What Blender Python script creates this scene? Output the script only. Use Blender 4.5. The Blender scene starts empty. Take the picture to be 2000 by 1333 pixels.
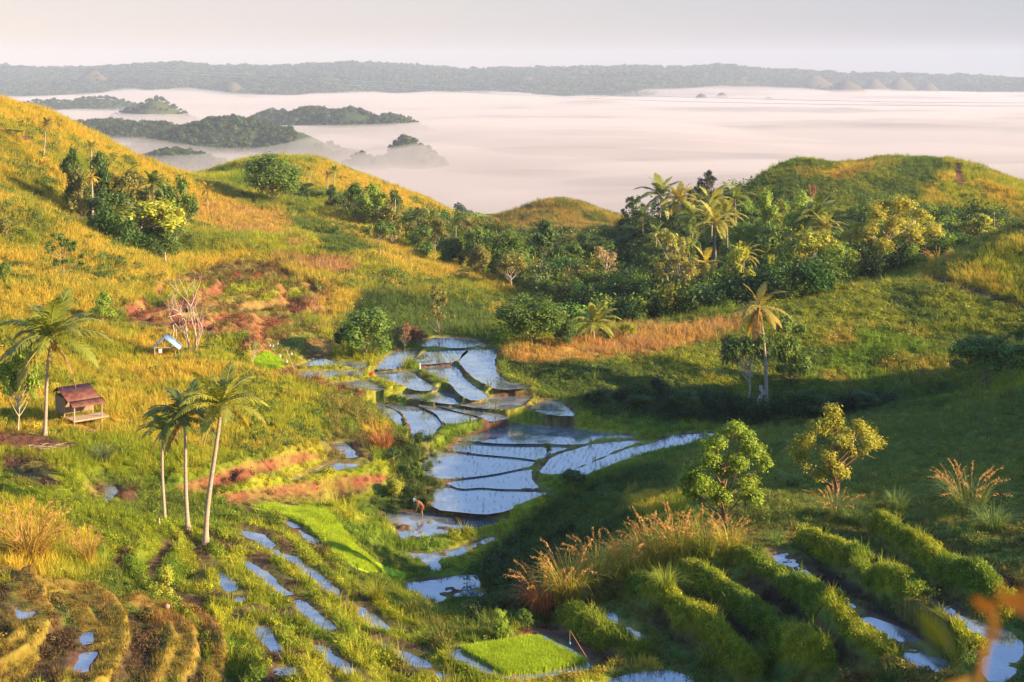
import bpy, bmesh, math, random
import numpy as np
from mathutils import Vector, Matrix

SC = bpy.context.scene
ROOT = SC.collection
RNG = np.random.default_rng(7)
random.seed(7)

# ---------------------------------------------------------------- camera, sky, sun, exposure
F = 2778.0            # focal length in photo pixels (2000 px wide)
HZ = 130.0            # photo row of the horizon
ZC = 120.0            # camera height above the far plain
cam = bpy.data.cameras.new("camera")
cam_o = bpy.data.objects.new("camera", cam)
ROOT.objects.link(cam_o)
cam.sensor_width = 36.0
cam.lens = F / 2000.0 * 36.0
cam_o.location = (0, 0, ZC)
cam_o.rotation_euler = (math.radians(90), 0, 0)
cam.shift_y = -(666.5 - HZ) / 2000.0
cam.clip_start = 0.2
cam.clip_end = 40000
cam.dof.use_dof = True
cam.dof.focus_distance = 115.0
cam.dof.aperture_fstop = 2.0
SC.camera = cam_o

SUN_EL, SUN_BACK = 20.0, 17.0     # elevation; degrees behind the pure right-hand side
sd = Vector((math.cos(math.radians(SUN_EL)) * math.cos(math.radians(SUN_BACK)),
             -math.cos(math.radians(SUN_EL)) * math.sin(math.radians(SUN_BACK)),
             math.sin(math.radians(SUN_EL))))
sun = bpy.data.lights.new("sun", 'SUN')
sun.energy = 5.0
sun.angle = math.radians(0.55)
sun.color = (1.0, 0.76, 0.43)
sun_o = bpy.data.objects.new("sun", sun)
ROOT.objects.link(sun_o)
sun_o.rotation_euler = sd.to_track_quat('Z', 'Y').to_euler()
sun_o.location = (200, -50, 300)

world = bpy.data.worlds.new("World")
SC.world = world
world.use_nodes = True
wn, wl = world.node_tree.nodes, world.node_tree.links
wn.clear()
wo = wn.new('ShaderNodeOutputWorld')
wb = wn.new('ShaderNodeBackground')
sky = wn.new('ShaderNodeTexSky')
sky.sky_type = 'NISHITA'
sky.sun_disc = False
sky.sun_elevation = math.radians(SUN_EL)
sky.sun_rotation = math.atan2(sd.x, sd.y)
sky.air_density = 1.0
sky.dust_density = 0.6
sky.ozone_density = 2.5
# thin pale high veil, thickest towards the horizon (world directions)
tc = wn.new('ShaderNodeTexCoord')
sx = wn.new('ShaderNodeSeparateXYZ')
wl.new(tc.outputs['Generated'], sx.inputs[0])
veil = wn.new('ShaderNodeMapRange')
veil.inputs['From Min'].default_value = 0.0
veil.inputs['From Max'].default_value = 0.20
veil.inputs['To Min'].default_value = 1.0
veil.inputs['To Max'].default_value = 0.0
wl.new(sx.outputs['Z'], veil.inputs['Value'])
side = wn.new('ShaderNodeMapRange')          # warmer to the left, greyer to the right
side.inputs['From Min'].default_value = -0.36
side.inputs['From Max'].default_value = 0.36
wl.new(sx.outputs['X'], side.inputs['Value'])
vc = wn.new('ShaderNodeMix'); vc.data_type = 'RGBA'
vc.inputs['A'].default_value = (3.6, 2.8, 2.2, 1)
vc.inputs['B'].default_value = (1.85, 1.7, 1.75, 1)
wl.new(side.outputs[0], vc.inputs['Factor'])
vm = wn.new('ShaderNodeMix'); vm.data_type = 'RGBA'
wl.new(veil.outputs[0], vm.inputs['Factor'])
blue = wn.new('ShaderNodeVectorMath'); blue.operation = 'MULTIPLY'      # clear tropical air: a deeper blue overhead
blue.inputs[1].default_value = (.70, 1.0, 1.45)
wl.new(sky.outputs[0], blue.inputs[0])
high = wn.new('ShaderNodeMapRange')          # faint whitish cirrus veil higher up
high.inputs['From Min'].default_value = 0.1; high.inputs['From Max'].default_value = 0.5
high.inputs['To Min'].default_value = 0.8; high.inputs['To Max'].default_value = 0.0
wl.new(sx.outputs['Z'], high.inputs['Value'])
hm_ = wn.new('ShaderNodeMix'); hm_.data_type = 'RGBA'
hm_.inputs['B'].default_value = (3.0, 3.7, 4.4, 1)
wl.new(high.outputs[0], hm_.inputs['Factor']); wl.new(blue.outputs[0], hm_.inputs['A'])
wl.new(hm_.outputs['Result'], vm.inputs['A'])
wl.new(vc.outputs['Result'], vm.inputs['B'])
wl.new(vm.outputs['Result'], wb.inputs['Color'])
wb.inputs['Strength'].default_value = 0.10
wl.new(wb.outputs[0], wo.inputs['Surface'])

SC.view_settings.view_transform = 'Standard'
SC.view_settings.look = 'None'
SC.view_settings.exposure = 1.34
SC.view_settings.gamma = 1.0
SC.cycles.max_bounces = 8
SC.cycles.diffuse_bounces = 3
SC.cycles.transparent_max_bounces = 8
SC.cycles.volume_bounces = 2
SC.cycles.sample_clamp_indirect = 6.0

# ---------------------------------------------------------------- helpers
def tag(o, label=None, cat=None, group=None, kind=None):
    if label: o['label'] = label
    if cat: o['category'] = cat
    if group: o['group'] = group
    if kind: o['kind'] = kind
    return o

def link(o, parent=None):
    ROOT.objects.link(o)
    if parent is not None:
        o.parent = parent
    return o

def empty(name, loc, rz=0.0, label=None, cat=None, group=None, scale=None):
    o = bpy.data.objects.new(name, None)
    o.empty_display_size = 0.3
    o.location = loc
    o.rotation_euler = (0, 0, rz)
    if scale is not None:
        o.scale = scale
    tag(o, label, cat, group)
    return link(o)

def mesh_np(name, verts, faces, mats=(), smooth=False):
    """verts (N,3); faces: (M,k) array or a list of such arrays"""
    me = bpy.data.meshes.new(name)
    verts = np.asarray(verts, np.float32)
    fl = faces if isinstance(faces, list) else [faces]
    fl = [np.asarray(f, np.int32) for f in fl if len(f)]
    me.vertices.add(len(verts))
    me.vertices.foreach_set('co', verts.ravel())
    nl = sum(f.size for f in fl); nf = sum(len(f) for f in fl)
    me.loops.add(nl); me.polygons.add(nf)
    me.loops.foreach_set('vertex_index', np.concatenate([f.ravel() for f in fl]))
    st, off = [], 0
    for f in fl:
        st.append(off + np.arange(len(f)) * f.shape[1]); off += f.size
    me.polygons.foreach_set('loop_start', np.concatenate(st).astype(np.int32))
    if smooth:
        me.polygons.foreach_set('use_smooth', np.ones(nf, bool))
    for m in mats:
        me.materials.append(m)
    me.update(calc_edges=True)
    me.validate()
    return me

def set_color(me, name, rgb):
    a = me.attributes.new(name, 'FLOAT_COLOR', 'POINT')
    c = np.ones((len(me.vertices), 4), np.float32)
    c[:, :3] = rgb
    a.data.foreach_set('color', c.ravel())

def set_float(me, name, v, domain='POINT'):
    a = me.attributes.new(name, 'FLOAT', domain)
    a.data.foreach_set('value', np.asarray(v, np.float32).ravel())

def hash2(ix, iy, seed):
    h = (ix.astype(np.int64) * 374761393 + iy.astype(np.int64) * 668265263 + seed * 1442695041) & 0x7fffffff
    h = ((h ^ (h >> 13)) * 1274126177) & 0x7fffffff
    h = (h ^ (h >> 16)) & 0xffffff
    return h.astype(np.float64) / 0xffffff

def vnoise(x, y, seed=0):
    ix, iy = np.floor(x), np.floor(y)
    fx, fy = x - ix, y - iy
    fx = fx * fx * fx * (fx * (fx * 6 - 15) + 10); fy = fy * fy * fy * (fy * (fy * 6 - 15) + 10)
    a, b = hash2(ix, iy, seed), hash2(ix + 1, iy, seed)
    c, d = hash2(ix, iy + 1, seed), hash2(ix + 1, iy + 1, seed)
    return (a + (b - a) * fx) * (1 - fy) + (c + (d - c) * fx) * fy

def fbm(x, y, s, oct=4, seed=0):
    """0..1 fractal noise; s = size in metres of the largest blobs"""
    r = 0; amp = 0.5; tot = 0
    for o in range(oct):
        r = r + amp * vnoise(x / s + 17.3 * o, y / s + 9.1 * o, seed + o)
        tot += amp; amp *= 0.5; s = s / 2.03
    return r / tot

def sstep(a, b, x):
    t = np.clip((x - a) / (b - a), 0, 1)
    return t * t * (3 - 2 * t)

def seg_dist(P, A, B):
    """distance and side of points P (N,2) to segment AB"""
    d = B - A
    L = d @ d
    t = np.clip(((P - A) @ d) / max(L, 1e-9), 0, 1)
    q = P - (A + t[:, None] * d)
    dist = np.hypot(q[:, 0], q[:, 1])
    sgn = np.sign(d[0] * (P[:, 1] - A[1]) - d[1] * (P[:, 0] - A[0]))
    return dist, sgn, t

def poly_sd(P, poly):
    """signed distance (negative inside) of points P to polygon"""
    poly = np.asarray(poly, float)
    n = len(poly)
    best = np.full(len(P), 1e9)
    inside = np.zeros(len(P), bool)
    for i in range(n):
        A, B = poly[i], poly[(i + 1) % n]
        d, _, _ = seg_dist(P, A, B)
        best = np.minimum(best, d)
        c = ((A[1] > P[:, 1]) != (B[1] > P[:, 1]))
        with np.errstate(divide='ignore', invalid='ignore'):
            xi = (B[0] - A[0]) * (P[:, 1] - A[1]) / (B[1] - A[1]) + A[0]
        inside ^= c & (P[:, 0] < xi)
    return np.where(inside, -best, best)

def pt(px, py, d):
    return np.array([d * (px - 1000) / F, d, ZC - d * (py - HZ) / F])

def on_level(px, py, drop):
    """where the sight line through a photo pixel meets the level plane `drop` metres below the camera"""
    d = drop * F / (py - HZ)
    return np.array([d * (px - 1000) / F, d])

def round_poly(poly, n=1):
    p = np.asarray(poly, float)
    for _ in range(n):
        q = np.roll(p, -1, 0)
        p = np.stack([0.86 * p + 0.14 * q, 0.14 * p + 0.86 * q], 1).reshape(-1, 2)
    return p
# ---------------------------------------------------------------- terrain
# surveyed ground points: (photo column, photo row, distance) -> a point of the ground
CP = [
 # close below the camera and the bottom edge
 (0,1333,60),(250,1333,61),(500,1333,63),(750,1320,66),(1000,1333,64),(1250,1333,63),(1500,1333,60),(1750,1333,56),(2000,1333,52),
 (-400,1250,58),(-300,900,95),(-300,1100,72),
 # left foreground
 (0,1150,69),(150,1150,71),(300,1180,71),(100,1240,65),(300,1270,65),(400,1150,76),(480,1230,71),(600,1250,70),(700,1220,74),(780,1230,75),
 (0,1000,82),(150,1010,82),(320,1040,83),(420,1070,83),(540,1070,83),(640,1140,79),(700,1170,79),(760,1120,88),(650,1050,92),(560,1000,98),(480,990,98),(850,1240,74),
 (200,900,96),(0,900,98),(90,850,108),(0,830,112),(300,880,103),(430,900,106),(170,830,112),(600,860,117),(640,780,129),(500,800,123),(400,760,130),(250,760,125),(100,760,122),
 (420,985,97),(560,945,106),(740,945,110),(340,950,99),(680,980,101),(790,965,112),
 # gully in the middle
 (960,1200,90),(1000,1120,97),(980,1060,105),(1010,1180,88),(900,1215,86),(760,890,121),(800,930,116),(790,1000,108),(720,1050,97),(700,1015,103),(1080,1010,107),
 # seedbed shelf
 (1150,1210,76),(1100,1220,74),(1200,1280,68),(930,1240,72),
 # right foreground
 (1060,1190,77),(1200,1120,78),(1320,1120,74),(1420,1035,80),(1300,1060,82),(1200,1060,88),(1100,1080,92),(1250,1000,93),(1150,980,105),
 (1400,1230,66),(1600,1200,65),(1640,970,88),(1500,1000,83),(1520,930,98),(1400,930,102),(1250,910,115),(1800,1000,80),(1900,960,83),(2000,1000,77),(2000,1100,67),(1850,1100,68),(2000,1200,58),
 (1450,850,122),(1600,850,113),(1800,830,112),(2000,860,100),(2000,765,122),(1850,785,127),(1700,810,131),(1550,838,134),(2200,760,108),(2200,1000,70),(2300,1250,50),
 # valley floor
 (1200,815,131),(1100,825,130),(1400,830,135),(1300,790,139),(1050,800,133),(1450,800,138),(1100,760,141),(1200,790,138),(1600,795,140),(1800,780,142),
 # mid bank
 (960,835,128.3),(830,870,122),(760,840,124),(700,800,126),(650,740,142),(730,765,137),(560,735,138),(560,690,146),
 # far right hill
 (1000,690,148),(1000,740,143),(1150,660,158),(1300,650,165),(1450,625,172),(1600,590,180),(1800,530,188),(2000,440,196),(1700,640,164),(1850,600,170),(2000,560,172),(1500,700,155),(1300,720,150),(1700,720,149),(1900,700,150),(2000,660,155),(2200,500,170),(2200,640,145),(2200,380,205),
 (1600,575,200),(1800,525,206),(2000,450,215),
 # valley behind it, forest slope
 (1000,650,160),(1100,640,180),(1300,630,190),(1200,560,215),(1400,560,222),(1250,470,265),(1350,455,272),(1500,500,255),(1650,480,262),(1800,455,262),(1950,430,262),(1100,560,225),(1080,500,260),(1150,480,290),(1300,440,300),(1260,470,330),(1400,430,330),
 # back right hill
 (1450,375,322),(1490,345,330),(1550,322,338),(1620,325,338),(1700,318,338),(1850,312,338),(1900,320,335),(2000,362,322),(2150,400,300),(1600,380,310),(1750,360,315),(1900,400,300),(1700,430,285),(2000,420,290),
 (1550,352,370),(1850,345,375),(2000,392,352),(2150,440,340),(1450,410,360),
 # middle small hill
 (1090,390,385),(1030,403,383),(980,422,380),(930,437,378),(1150,402,382),(1200,430,378),(1000,455,350),(1100,450,345),(1180,465,340),(1080,470,325),(940,455,345),
 (1090,424,425),(980,452,420),(1200,462,418),
 # left hill
 (0,203,285),(60,222,285),(120,248,290),(200,282,300),(270,315,308),(340,340,322),(385,350,332),(-300,120,270),
 (0,235,330),(120,285,335),(270,345,352),(385,380,372),(-300,160,320),
 (0,300,238),(100,320,245),(200,360,250),(300,395,255),(0,400,200),(100,420,208),(0,500,173),(0,600,150),(0,700,133),(120,500,180),(220,480,192),(300,515,193),(330,530,186),(150,600,155),(250,570,165),(200,680,141),(330,690,143),(350,640,152),(100,680,138),(420,700,141),(500,740,136),
 (130,430,222),(200,480,212),(300,510,213),(330,505,220),(380,430,262),(430,390,292),(-300,300,220),(-300,500,160),(-300,700,125),
 # second spur
 (400,420,268),(450,365,318),(500,390,300),(560,400,298),(650,410,290),(480,470,235),(580,470,238),(640,500,226),(700,480,240),(760,505,232),(850,530,224),(930,550,219),(1030,578,212),(1060,600,205),(950,600,200),(850,580,200),(740,560,204),(600,560,196),(480,550,190),(400,560,184),(700,620,180),(800,640,172),(900,640,170),(960,660,160),(640,660,160),(600,620,170),(500,620,168),(420,610,168),
 (760,490,258),(850,515,255),(930,530,252),(1010,552,248),(660,440,270),
 # back hill with the round tree
 (400,345,362),(450,322,382),(500,312,392),(560,308,396),(620,322,392),(700,343,388),(780,368,382),(850,398,374),(900,425,366),(930,443,362),(600,370,335),(700,395,325),(780,430,300),(850,460,285),(900,490,272),(960,520,262),(1030,540,258),
 (450,358,425),(560,345,435),(700,375,430),(850,435,412),(930,462,400),
]
# ground out of the frame: the camera's own hill and the hill on the right that shades the valley
XYZ = [(0,2,-1.7),(2,4,-3.2),(-3,4,-3.2),(0,10,-6.8),(6,10,-6.4),(-6,10,-6.6),(0,25,-13.6),(12,25,-12.6),(-14,25,-13.2),(0,42,-20.6),(20,42,-19.6),(-22,42,-20.0),
 (40,10,-4),(60,40,-7),(55,60,-12.2),(60,75,-10.8),(58,90,-9.4),(62,105,-8.6),(64,118,-9.6),(70,128,-13.5),(78,140,-20.5),(90,155,-24),(85,100,-5),(90,75,-6),(120,100,-6),(140,60,-8),(150,150,-20),(120,200,-21),(180,220,-20),(44,100,-23.5),(42,85,-21.5),(41,70,-20.5),(45,118,-24.5),(120,300,-28),(200,300,-26),
 (-60,40,-10),(-120,60,-6),(-120,120,-8),(-160,220,-2),(-200,150,0)]

# still water: polygon of photo points, metres below the camera, mud (0 open water .. 1 lumpy mud), seedlings (0..1), label
PADDIES = [
 ([(841,954),(940,953),(978,959),(1084,962),(1040,972),(985,998),(946,1004),(849,994)],33.2,.12,.4),
 ([(869,942),(1036,916),(1036,934),(1052,955),(978,954),(940,951),(901,954)],33.1,.12,.35),
 ([(847,882),(885,886),(972,894),(1045,900),(1036,910),(959,926),(866,937),(838,930),(822,914),(828,898)],33.0,.1,.35),
 ([(898,866),(940,868),(1062,872),(1119,874),(1080,885),(1052,898),(1004,892),(934,886),(876,878)],32.9,.0,.8),
 ([(889,862),(959,841),(1004,830),(1093,834),(1158,844),(1250,854),(1164,857),(1138,869),(1068,866),(978,866),(908,860)],32.75,.0,.9),
 ([(1084,890),(1164,866),(1260,860),(1212,876),(1164,897),(1100,926),(1052,926)],32.8,.0,.8),
 ([(1094,929),(1164,902),(1228,876),(1279,865),(1324,849),(1401,847),(1356,865),(1276,879),(1196,905),(1126,937)],32.75,.0,.8),
 ([(745,1005),(850,1002),(980,1005),(990,1014),(960,1024),(900,1035),(790,1057),(780,1042),(765,1022)],33.7,.9,.2),
 ([(775,1078),(830,1084),(900,1069),(965,1049),(962,1056),(900,1083),(850,1094),(860,1116),(846,1113),(825,1092)],33.9,.4,.1),
 ([(655,1003),(680,1008),(705,1026),(717,1042),(690,1034)],33.6,.5,.1),
 ([(787,1140),(850,1132),(925,1123),(935,1135),(945,1165),(905,1165),(860,1172),(800,1190),(783,1188)],34.0,.35,.15),
 ([(560,942),(602,930),(645,905),(711,907),(685,915),(615,922)],31.2,.1,.0),
 ([(650,866),(672,865),(690,880),(704,902),(688,902),(664,884)],31.6,.7,.0),
 ([(751,790),(814,795),(856,811),(863,828),(843,851),(830,864),(810,864),(807,844),(797,818),(780,801)],32.2,.0,.8),
 ([(817,790),(863,798),(939,818),(896,828),(870,828),(856,808)],32.05,.0,.8),
 ([(846,789),(880,796),(948,805),(995,816),(955,824),(942,814),(880,799)],31.95,.0,.7),
 ([(731,786),(764,795),(780,811),(784,838),(752,810)],32.25,.2,.8),
 ([(774,772),(814,767),(873,765),(906,783),(889,790),(846,785),(810,780)],31.7,.0,.6),
 ([(899,791),(975,773),(995,770),(1038,778),(1015,795),(995,801),(929,796)],31.65,.0,.15),
 ([(1031,801),(1061,783),(1094,785),(1124,813),(1078,811)],31.8,.4,.0),
 ([(919,682),(969,681),(965,709),(969,729),(988,745),(1035,758),(979,761),(955,755),(919,732),(899,709),(906,692)],30.9,.0,.55),
 ([(825,716),(893,714),(899,732),(916,748),(955,775),(926,783),(903,772),(880,748),(846,732)],31.2,.0,.55),
 ([(807,709),(830,686),(903,682),(912,687),(889,707),(830,712)],30.9,.3,1.5),
 ([(820,677),(846,659),(880,659),(936,664),(949,675),(896,680)],30.75,.1,.9),
 ([(734,724),(757,696),(780,686),(817,684),(807,702),(780,719)],31.0,.1,.7),
 ([(728,727),(800,725),(817,739),(860,762),(817,763),(790,755),(751,742)],31.25,.0,.8),
 ([(576,717),(622,700),(668,709),(718,709),(711,720),(658,714)],30.9,.0,.9),
 ([(579,727),(632,725),(711,724),(705,734),(642,737),(602,739)],31.05,.0,.8),
 ([(645,750),(711,742),(751,762),(731,764),(685,757)],31.25,.0,.7),
 ([(510,735),(540,738),(570,752),(540,757),(515,750)],31.2,.3,.6),
 ([(467,1034),(492,1040),(520,1050),(534,1069),(557,1083),(579,1092),(610,1112),(641,1139),(669,1167),(660,1172),(641,1152),(613,1130),(579,1107),(540,1083),(512,1062),(473,1041)],29.2,.45,.1),
 ([(559,1019),(579,1022),(601,1047),(624,1058),(632,1072),(618,1068),(596,1050),(568,1027)],30.6,.4,.1),
 ([(474,1095),(486,1098),(512,1114),(547,1142),(574,1166),(562,1167),(530,1145),(500,1123)],28.1,.35,.05),
 ([(580,1172),(596,1180),(614,1197),(654,1228),(640,1230),(604,1206),(584,1188)],27.7,.35,.05),
 ([(487,1229),(518,1226),(534,1251),(548,1281),(526,1258),(507,1243)],27.0,.3,.2),
 ([(535,1306),(568,1303),(587,1313),(579,1321),(546,1318)],26.7,.2,.0),
 ([(735,1252),(758,1261),(792,1274),(842,1303),(884,1330),(866,1331),(822,1304),(776,1279),(745,1263)],28.2,.35,.05),
 ([(690,1178),(704,1184),(724,1200),(764,1232),(752,1237),(712,1208)],29.6,.35,.05),
 ([(608,1255),(622,1259),(644,1275),(694,1312),(682,1317),(630,1281)],27.3,.4,.05),
 ([(428,1120),(440,1124),(454,1140),(478,1174),(465,1177),(440,1148)],27.4,.4,.0),
 ([(147,1307),(153,1279),(170,1276),(189,1276),(178,1298),(161,1313)],26.1,.2,.0),
 ([(161,1249),(174,1234),(178,1248),(170,1259)],26.0,.3,.0),
 ([(26,1186),(42,1197),(66,1196),(50,1208),(34,1201)],25.2,.2,.0),
 ([(204,947),(222,949),(229,960),(212,980),(203,976),(211,962)],28.7,.4,.0),
 ([(882,1272),(914,1266),(979,1258),(1011,1247),(1054,1242),(1103,1264),(1154,1299),(1130,1315),(1022,1327),(987,1321),(949,1314),(909,1290),(887,1286)],28.0,.0,.0),
 ([(1180,1336),(1240,1318),(1300,1310),(1345,1325),(1360,1350),(1180,1350)],27.4,.0,.9),
 ([(1503,1078),(1536,1077),(1561,1106),(1580,1122),(1567,1133),(1529,1111)],25.6,.7,.0),
 ([(1640,1169),(1696,1206),(1753,1229),(1810,1263),(1850,1304),(1833,1320),(1787,1313),(1760,1266),(1712,1236)],23.9,.75,.1),
 ([(1700,1106),(1732,1106),(1728,1115),(1706,1114)],24.5,.6,.0),
 ([(1803,1165),(1848,1184),(1905,1218),(1962,1233),(1994,1258),(1990,1298),(1945,1335),(1920,1303),(1939,1258),(1899,1237),(1861,1206)],22.9,.7,.1),
 ([(1186,1196),(1207,1209),(1247,1239),(1262,1254),(1240,1248),(1202,1224)],27.3,.55,.3),
]
PAD = []
for pl, drop, mud, rice in PADDIES:
    w = np.array([on_level(x, y, drop) for x, y in pl])
    PAD.append(dict(px=np.array(pl, float), w=w, wr=round_poly(w, 1), drop=drop, mud=mud, rice=rice))

_xyz = [pt(*c) - np.array([0, 0, ZC]) for c in CP] + [np.array(v, float) for v in XYZ]
for p in PAD:
    n = len(p['w']); c = p['w'].mean(0)
    for k in range(0, n, 2 if n > 6 else 1):
        q = p['w'][k] * 0.8 + c * 0.2
        _xyz.append(np.array([q[0], q[1], -p['drop'] + 0.05]))
_xyz = np.array(_xyz)

def warp(x, y):
    return np.stack([x / (y + 6.0) * 1.0, np.log(y + 6.0)], -1)

_ctrl = warp(_xyz[:, 0], _xyz[:, 1])
def _phi(r2):
    return 0.5 * r2 * np.log(r2 + 1e-12)
def _fit(ctrl, val, reg):
    n = len(ctrl)
    d2 = ((ctrl[:, None] - ctrl[None]) ** 2).sum(-1)
    A = np.zeros((n + 3, n + 3))
    A[:n, :n] = _phi(d2) + reg * np.eye(n)
    A[:n, n] = 1; A[:n, n + 1:] = ctrl
    A[n, :n] = 1; A[n + 1:, :n] = ctrl.T
    return np.linalg.solve(A, np.concatenate([val, np.zeros(3)]))
_sol = _fit(_ctrl, _xyz[:, 2], 2e-4)

def base_height(x, y):
    """smooth ground under everything, relative to the camera"""
    q = warp(x, y)
    out = np.empty(len(x))
    n = len(_ctrl)
    for i in range(0, len(x), 20000):
        s = q[i:i + 20000]
        d2 = ((s[:, None] - _ctrl[None]) ** 2).sum(-1)
        out[i:i + 20000] = _phi(d2) @ _sol[:n] + _sol[n] + s @ _sol[n + 1:]
    return out

# earth banks and terrace edges: (polyline of photo points, height, half width on its left, on its right)
BUNDS = [
 # curved terraces at the bottom left
 ([(-20,1138),(19,1143),(55,1160),(80,1180),(92,1207),(90,1230),(75,1254),(48,1281),(15,1309),(-20,1326)],.65,.28,1.05),
 ([(70,1160),(127,1162),(180,1175),(212,1194),(238,1220),(243,1252),(232,1283),(212,1315),(195,1345)],.65,.28,1.0),
 ([(265,1188),(318,1207),(350,1224),(369,1247),(378,1277),(368,1305),(350,1340)],.6,.28,.95),
 # slanting bunds of the left foreground
 ([(500,985),(596,990),(650,1005),(684,1045),(712,1075),(760,1090),(830,1112)],.02,.6,1.0),
 ([(430,1012),(500,1012),(548,1045),(600,1085),(650,1120),(705,1165),(770,1215)],.02,.5,.9),
 ([(410,1035),(460,1062),(505,1085),(560,1112),(620,1155),(700,1205),(770,1243)],.02,.5,.9),
 ([(400,1075),(450,1095),(500,1142),(560,1190),(640,1235),(740,1285),(800,1325)],.02,.5,.9),
 ([(385,1105),(440,1155),(500,1205),(570,1240),(630,1290),(680,1340)],.02,.5,.9),
 ([(330,1105),(390,1150),(430,1200),(452,1250),(480,1300),(500,1345)],.02,.5,1.0),
 ([(230,1050),(300,1085),(350,1130),(380,1165)],.02,.5,.9),
 ([(150,1060),(220,1095),(290,1150)],.02,.5,.9),
 # bunds of the right foreground
 ([(1105,1195),(1140,1230),(1180,1255),(1250,1275)],.8,.5,.6),
 ([(1245,1148),(1330,1190),(1400,1232),(1475,1300)],.8,.45,.5),
 ([(1335,1118),(1420,1160),(1500,1212),(1610,1285)],.8,.45,.5),
 ([(1425,1080),(1530,1130),(1600,1182),(1680,1245),(1765,1310)],.85,.5,.5),
 ([(1565,1060),(1660,1090),(1760,1150),(1850,1203),(1905,1270)],.85,.5,.5),
 ([(1715,1030),(1800,1072),(1880,1132),(1960,1185)],.8,.5,.5),
 ([(1640,1335),(1760,1320),(1840,1340)],.6,.45,.5),
 # low bank in front of the seedbed
 ([(1020,1338),(1120,1326),(1200,1312),(1275,1302)],.35,.5,.5),
 # edges of the dry terraces on the hillside
 ([(350,552),(440,538),(540,520)],.6,.5,.7),
 ([(400,574),(480,566),(560,556),(625,552)],.6,.5,.7),
 ([(300,632),(400,610),(480,590),(560,600)],.7,.5,.8),
 ([(420,655),(500,640),(590,618)],.7,.5,.8),
 ([(470,690),(560,662),(640,648)],.6,.5,.8),
 # red earth banks below the palms
 ([(345,945),(430,932),(530,910),(590,893),(640,885)],.9,.7,.9),
 ([(430,965),(540,945),(650,925),(745,918),(790,935),(800,965)],.7,.7,1.0),
 # narrower curved rows between the bold ones at the bottom left
 ([(-10,1196),(30,1212),(46,1236),(34,1262),(-5,1288)],.4,.25,.6),
 ([(118,1184),(165,1203),(190,1236),(186,1275),(150,1318),(130,1345)],.42,.25,.6),
 ([(296,1212),(330,1236),(338,1272),(318,1310),(300,1345)],.42,.25,.6),
 ([(372,1200),(412,1222),(432,1252),(436,1292),(420,1345)],.45,.25,.7),
 ([(70,1292),(40,1320),(0,1345)],.4,.25,.6),
]

def base_place(px, py):
    ds = np.exp(np.linspace(math.log(30), math.log(430), 700))
    x = ds * (px - 1000) / F
    h = base_height(x, ds)
    row = HZ - F * h / ds
    k = int(np.argmax(row <= py))
    if row[k] > py: k = len(ds) - 1
    return np.array([x[k], ds[k]])

BUND_W = []
for pl, h, wl_, wr_ in BUNDS:
    BUND_W.append((np.array([base_place(*p) for p in pl]), h, wl_, wr_))

# far hills that stand out of the fog: (column, row of the top, distance, half width m, half depth m, shape, wooded)
ISLES = [
 (305,190,2700,52,60,'cone'),(270,210,2750,60,60,'dome'),(450,228,1750,105,75,'dome'),(560,250,1720,60,60,'dome'),(380,244,1800,70,70,'dome'),
 (680,212,2300,70,60,'dome'),(610,210,2350,65,60,'dome'),(760,225,2280,60,50,'dome'),(540,216,2500,60,60,'dome'),
 (795,263,1600,26,30,'dome'),(820,278,1580,24,30,'dome'),(705,297,1550,22,25,'dome'),(735,300,1545,12,20,'dome'),
 (200,235,2000,120,90,'dome'),(290,240,1950,90,90,'dome'),(90,196,3300,110,100,'dome'),(190,190,3400,110,100,'dome'),(130,200,3300,160,100,'dome'),
 (895,400,880,17,25,'dome'),(925,412,860,14,20,'dome'),(480,322,1350,22,30,'dome'),(340,290,1500,60,60,'dome'),
 (1160,192,4300,90,90,'dome'),
]
CONES = [(180,136,5200,70),(455,158,4700,60),(1370,182,4550,50),(1410,181,4650,50),(1708,153,5600,60),(1757,150,5650,60),(1812,156,5700,50),(1140,140,5600,90),(1655,155,5000,70),(1030,146,5300,80),(360,124,6300,70),(1590,146,5600,85),(1500,184,4500,45),(480,140,5600,60)]
SKY_PX = [-2200,-600,0,80,180,260,350,420,560,700,800,900,1000,1150,1300,1420,1480,1560,1640,1740,1800,1900,2000,2600,4200]
SKY_PY = [150,140,130,134,133,131,128,132,130,126,129,137,136,133,134,129,136,142,146,145,148,153,157,160,160]

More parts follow.
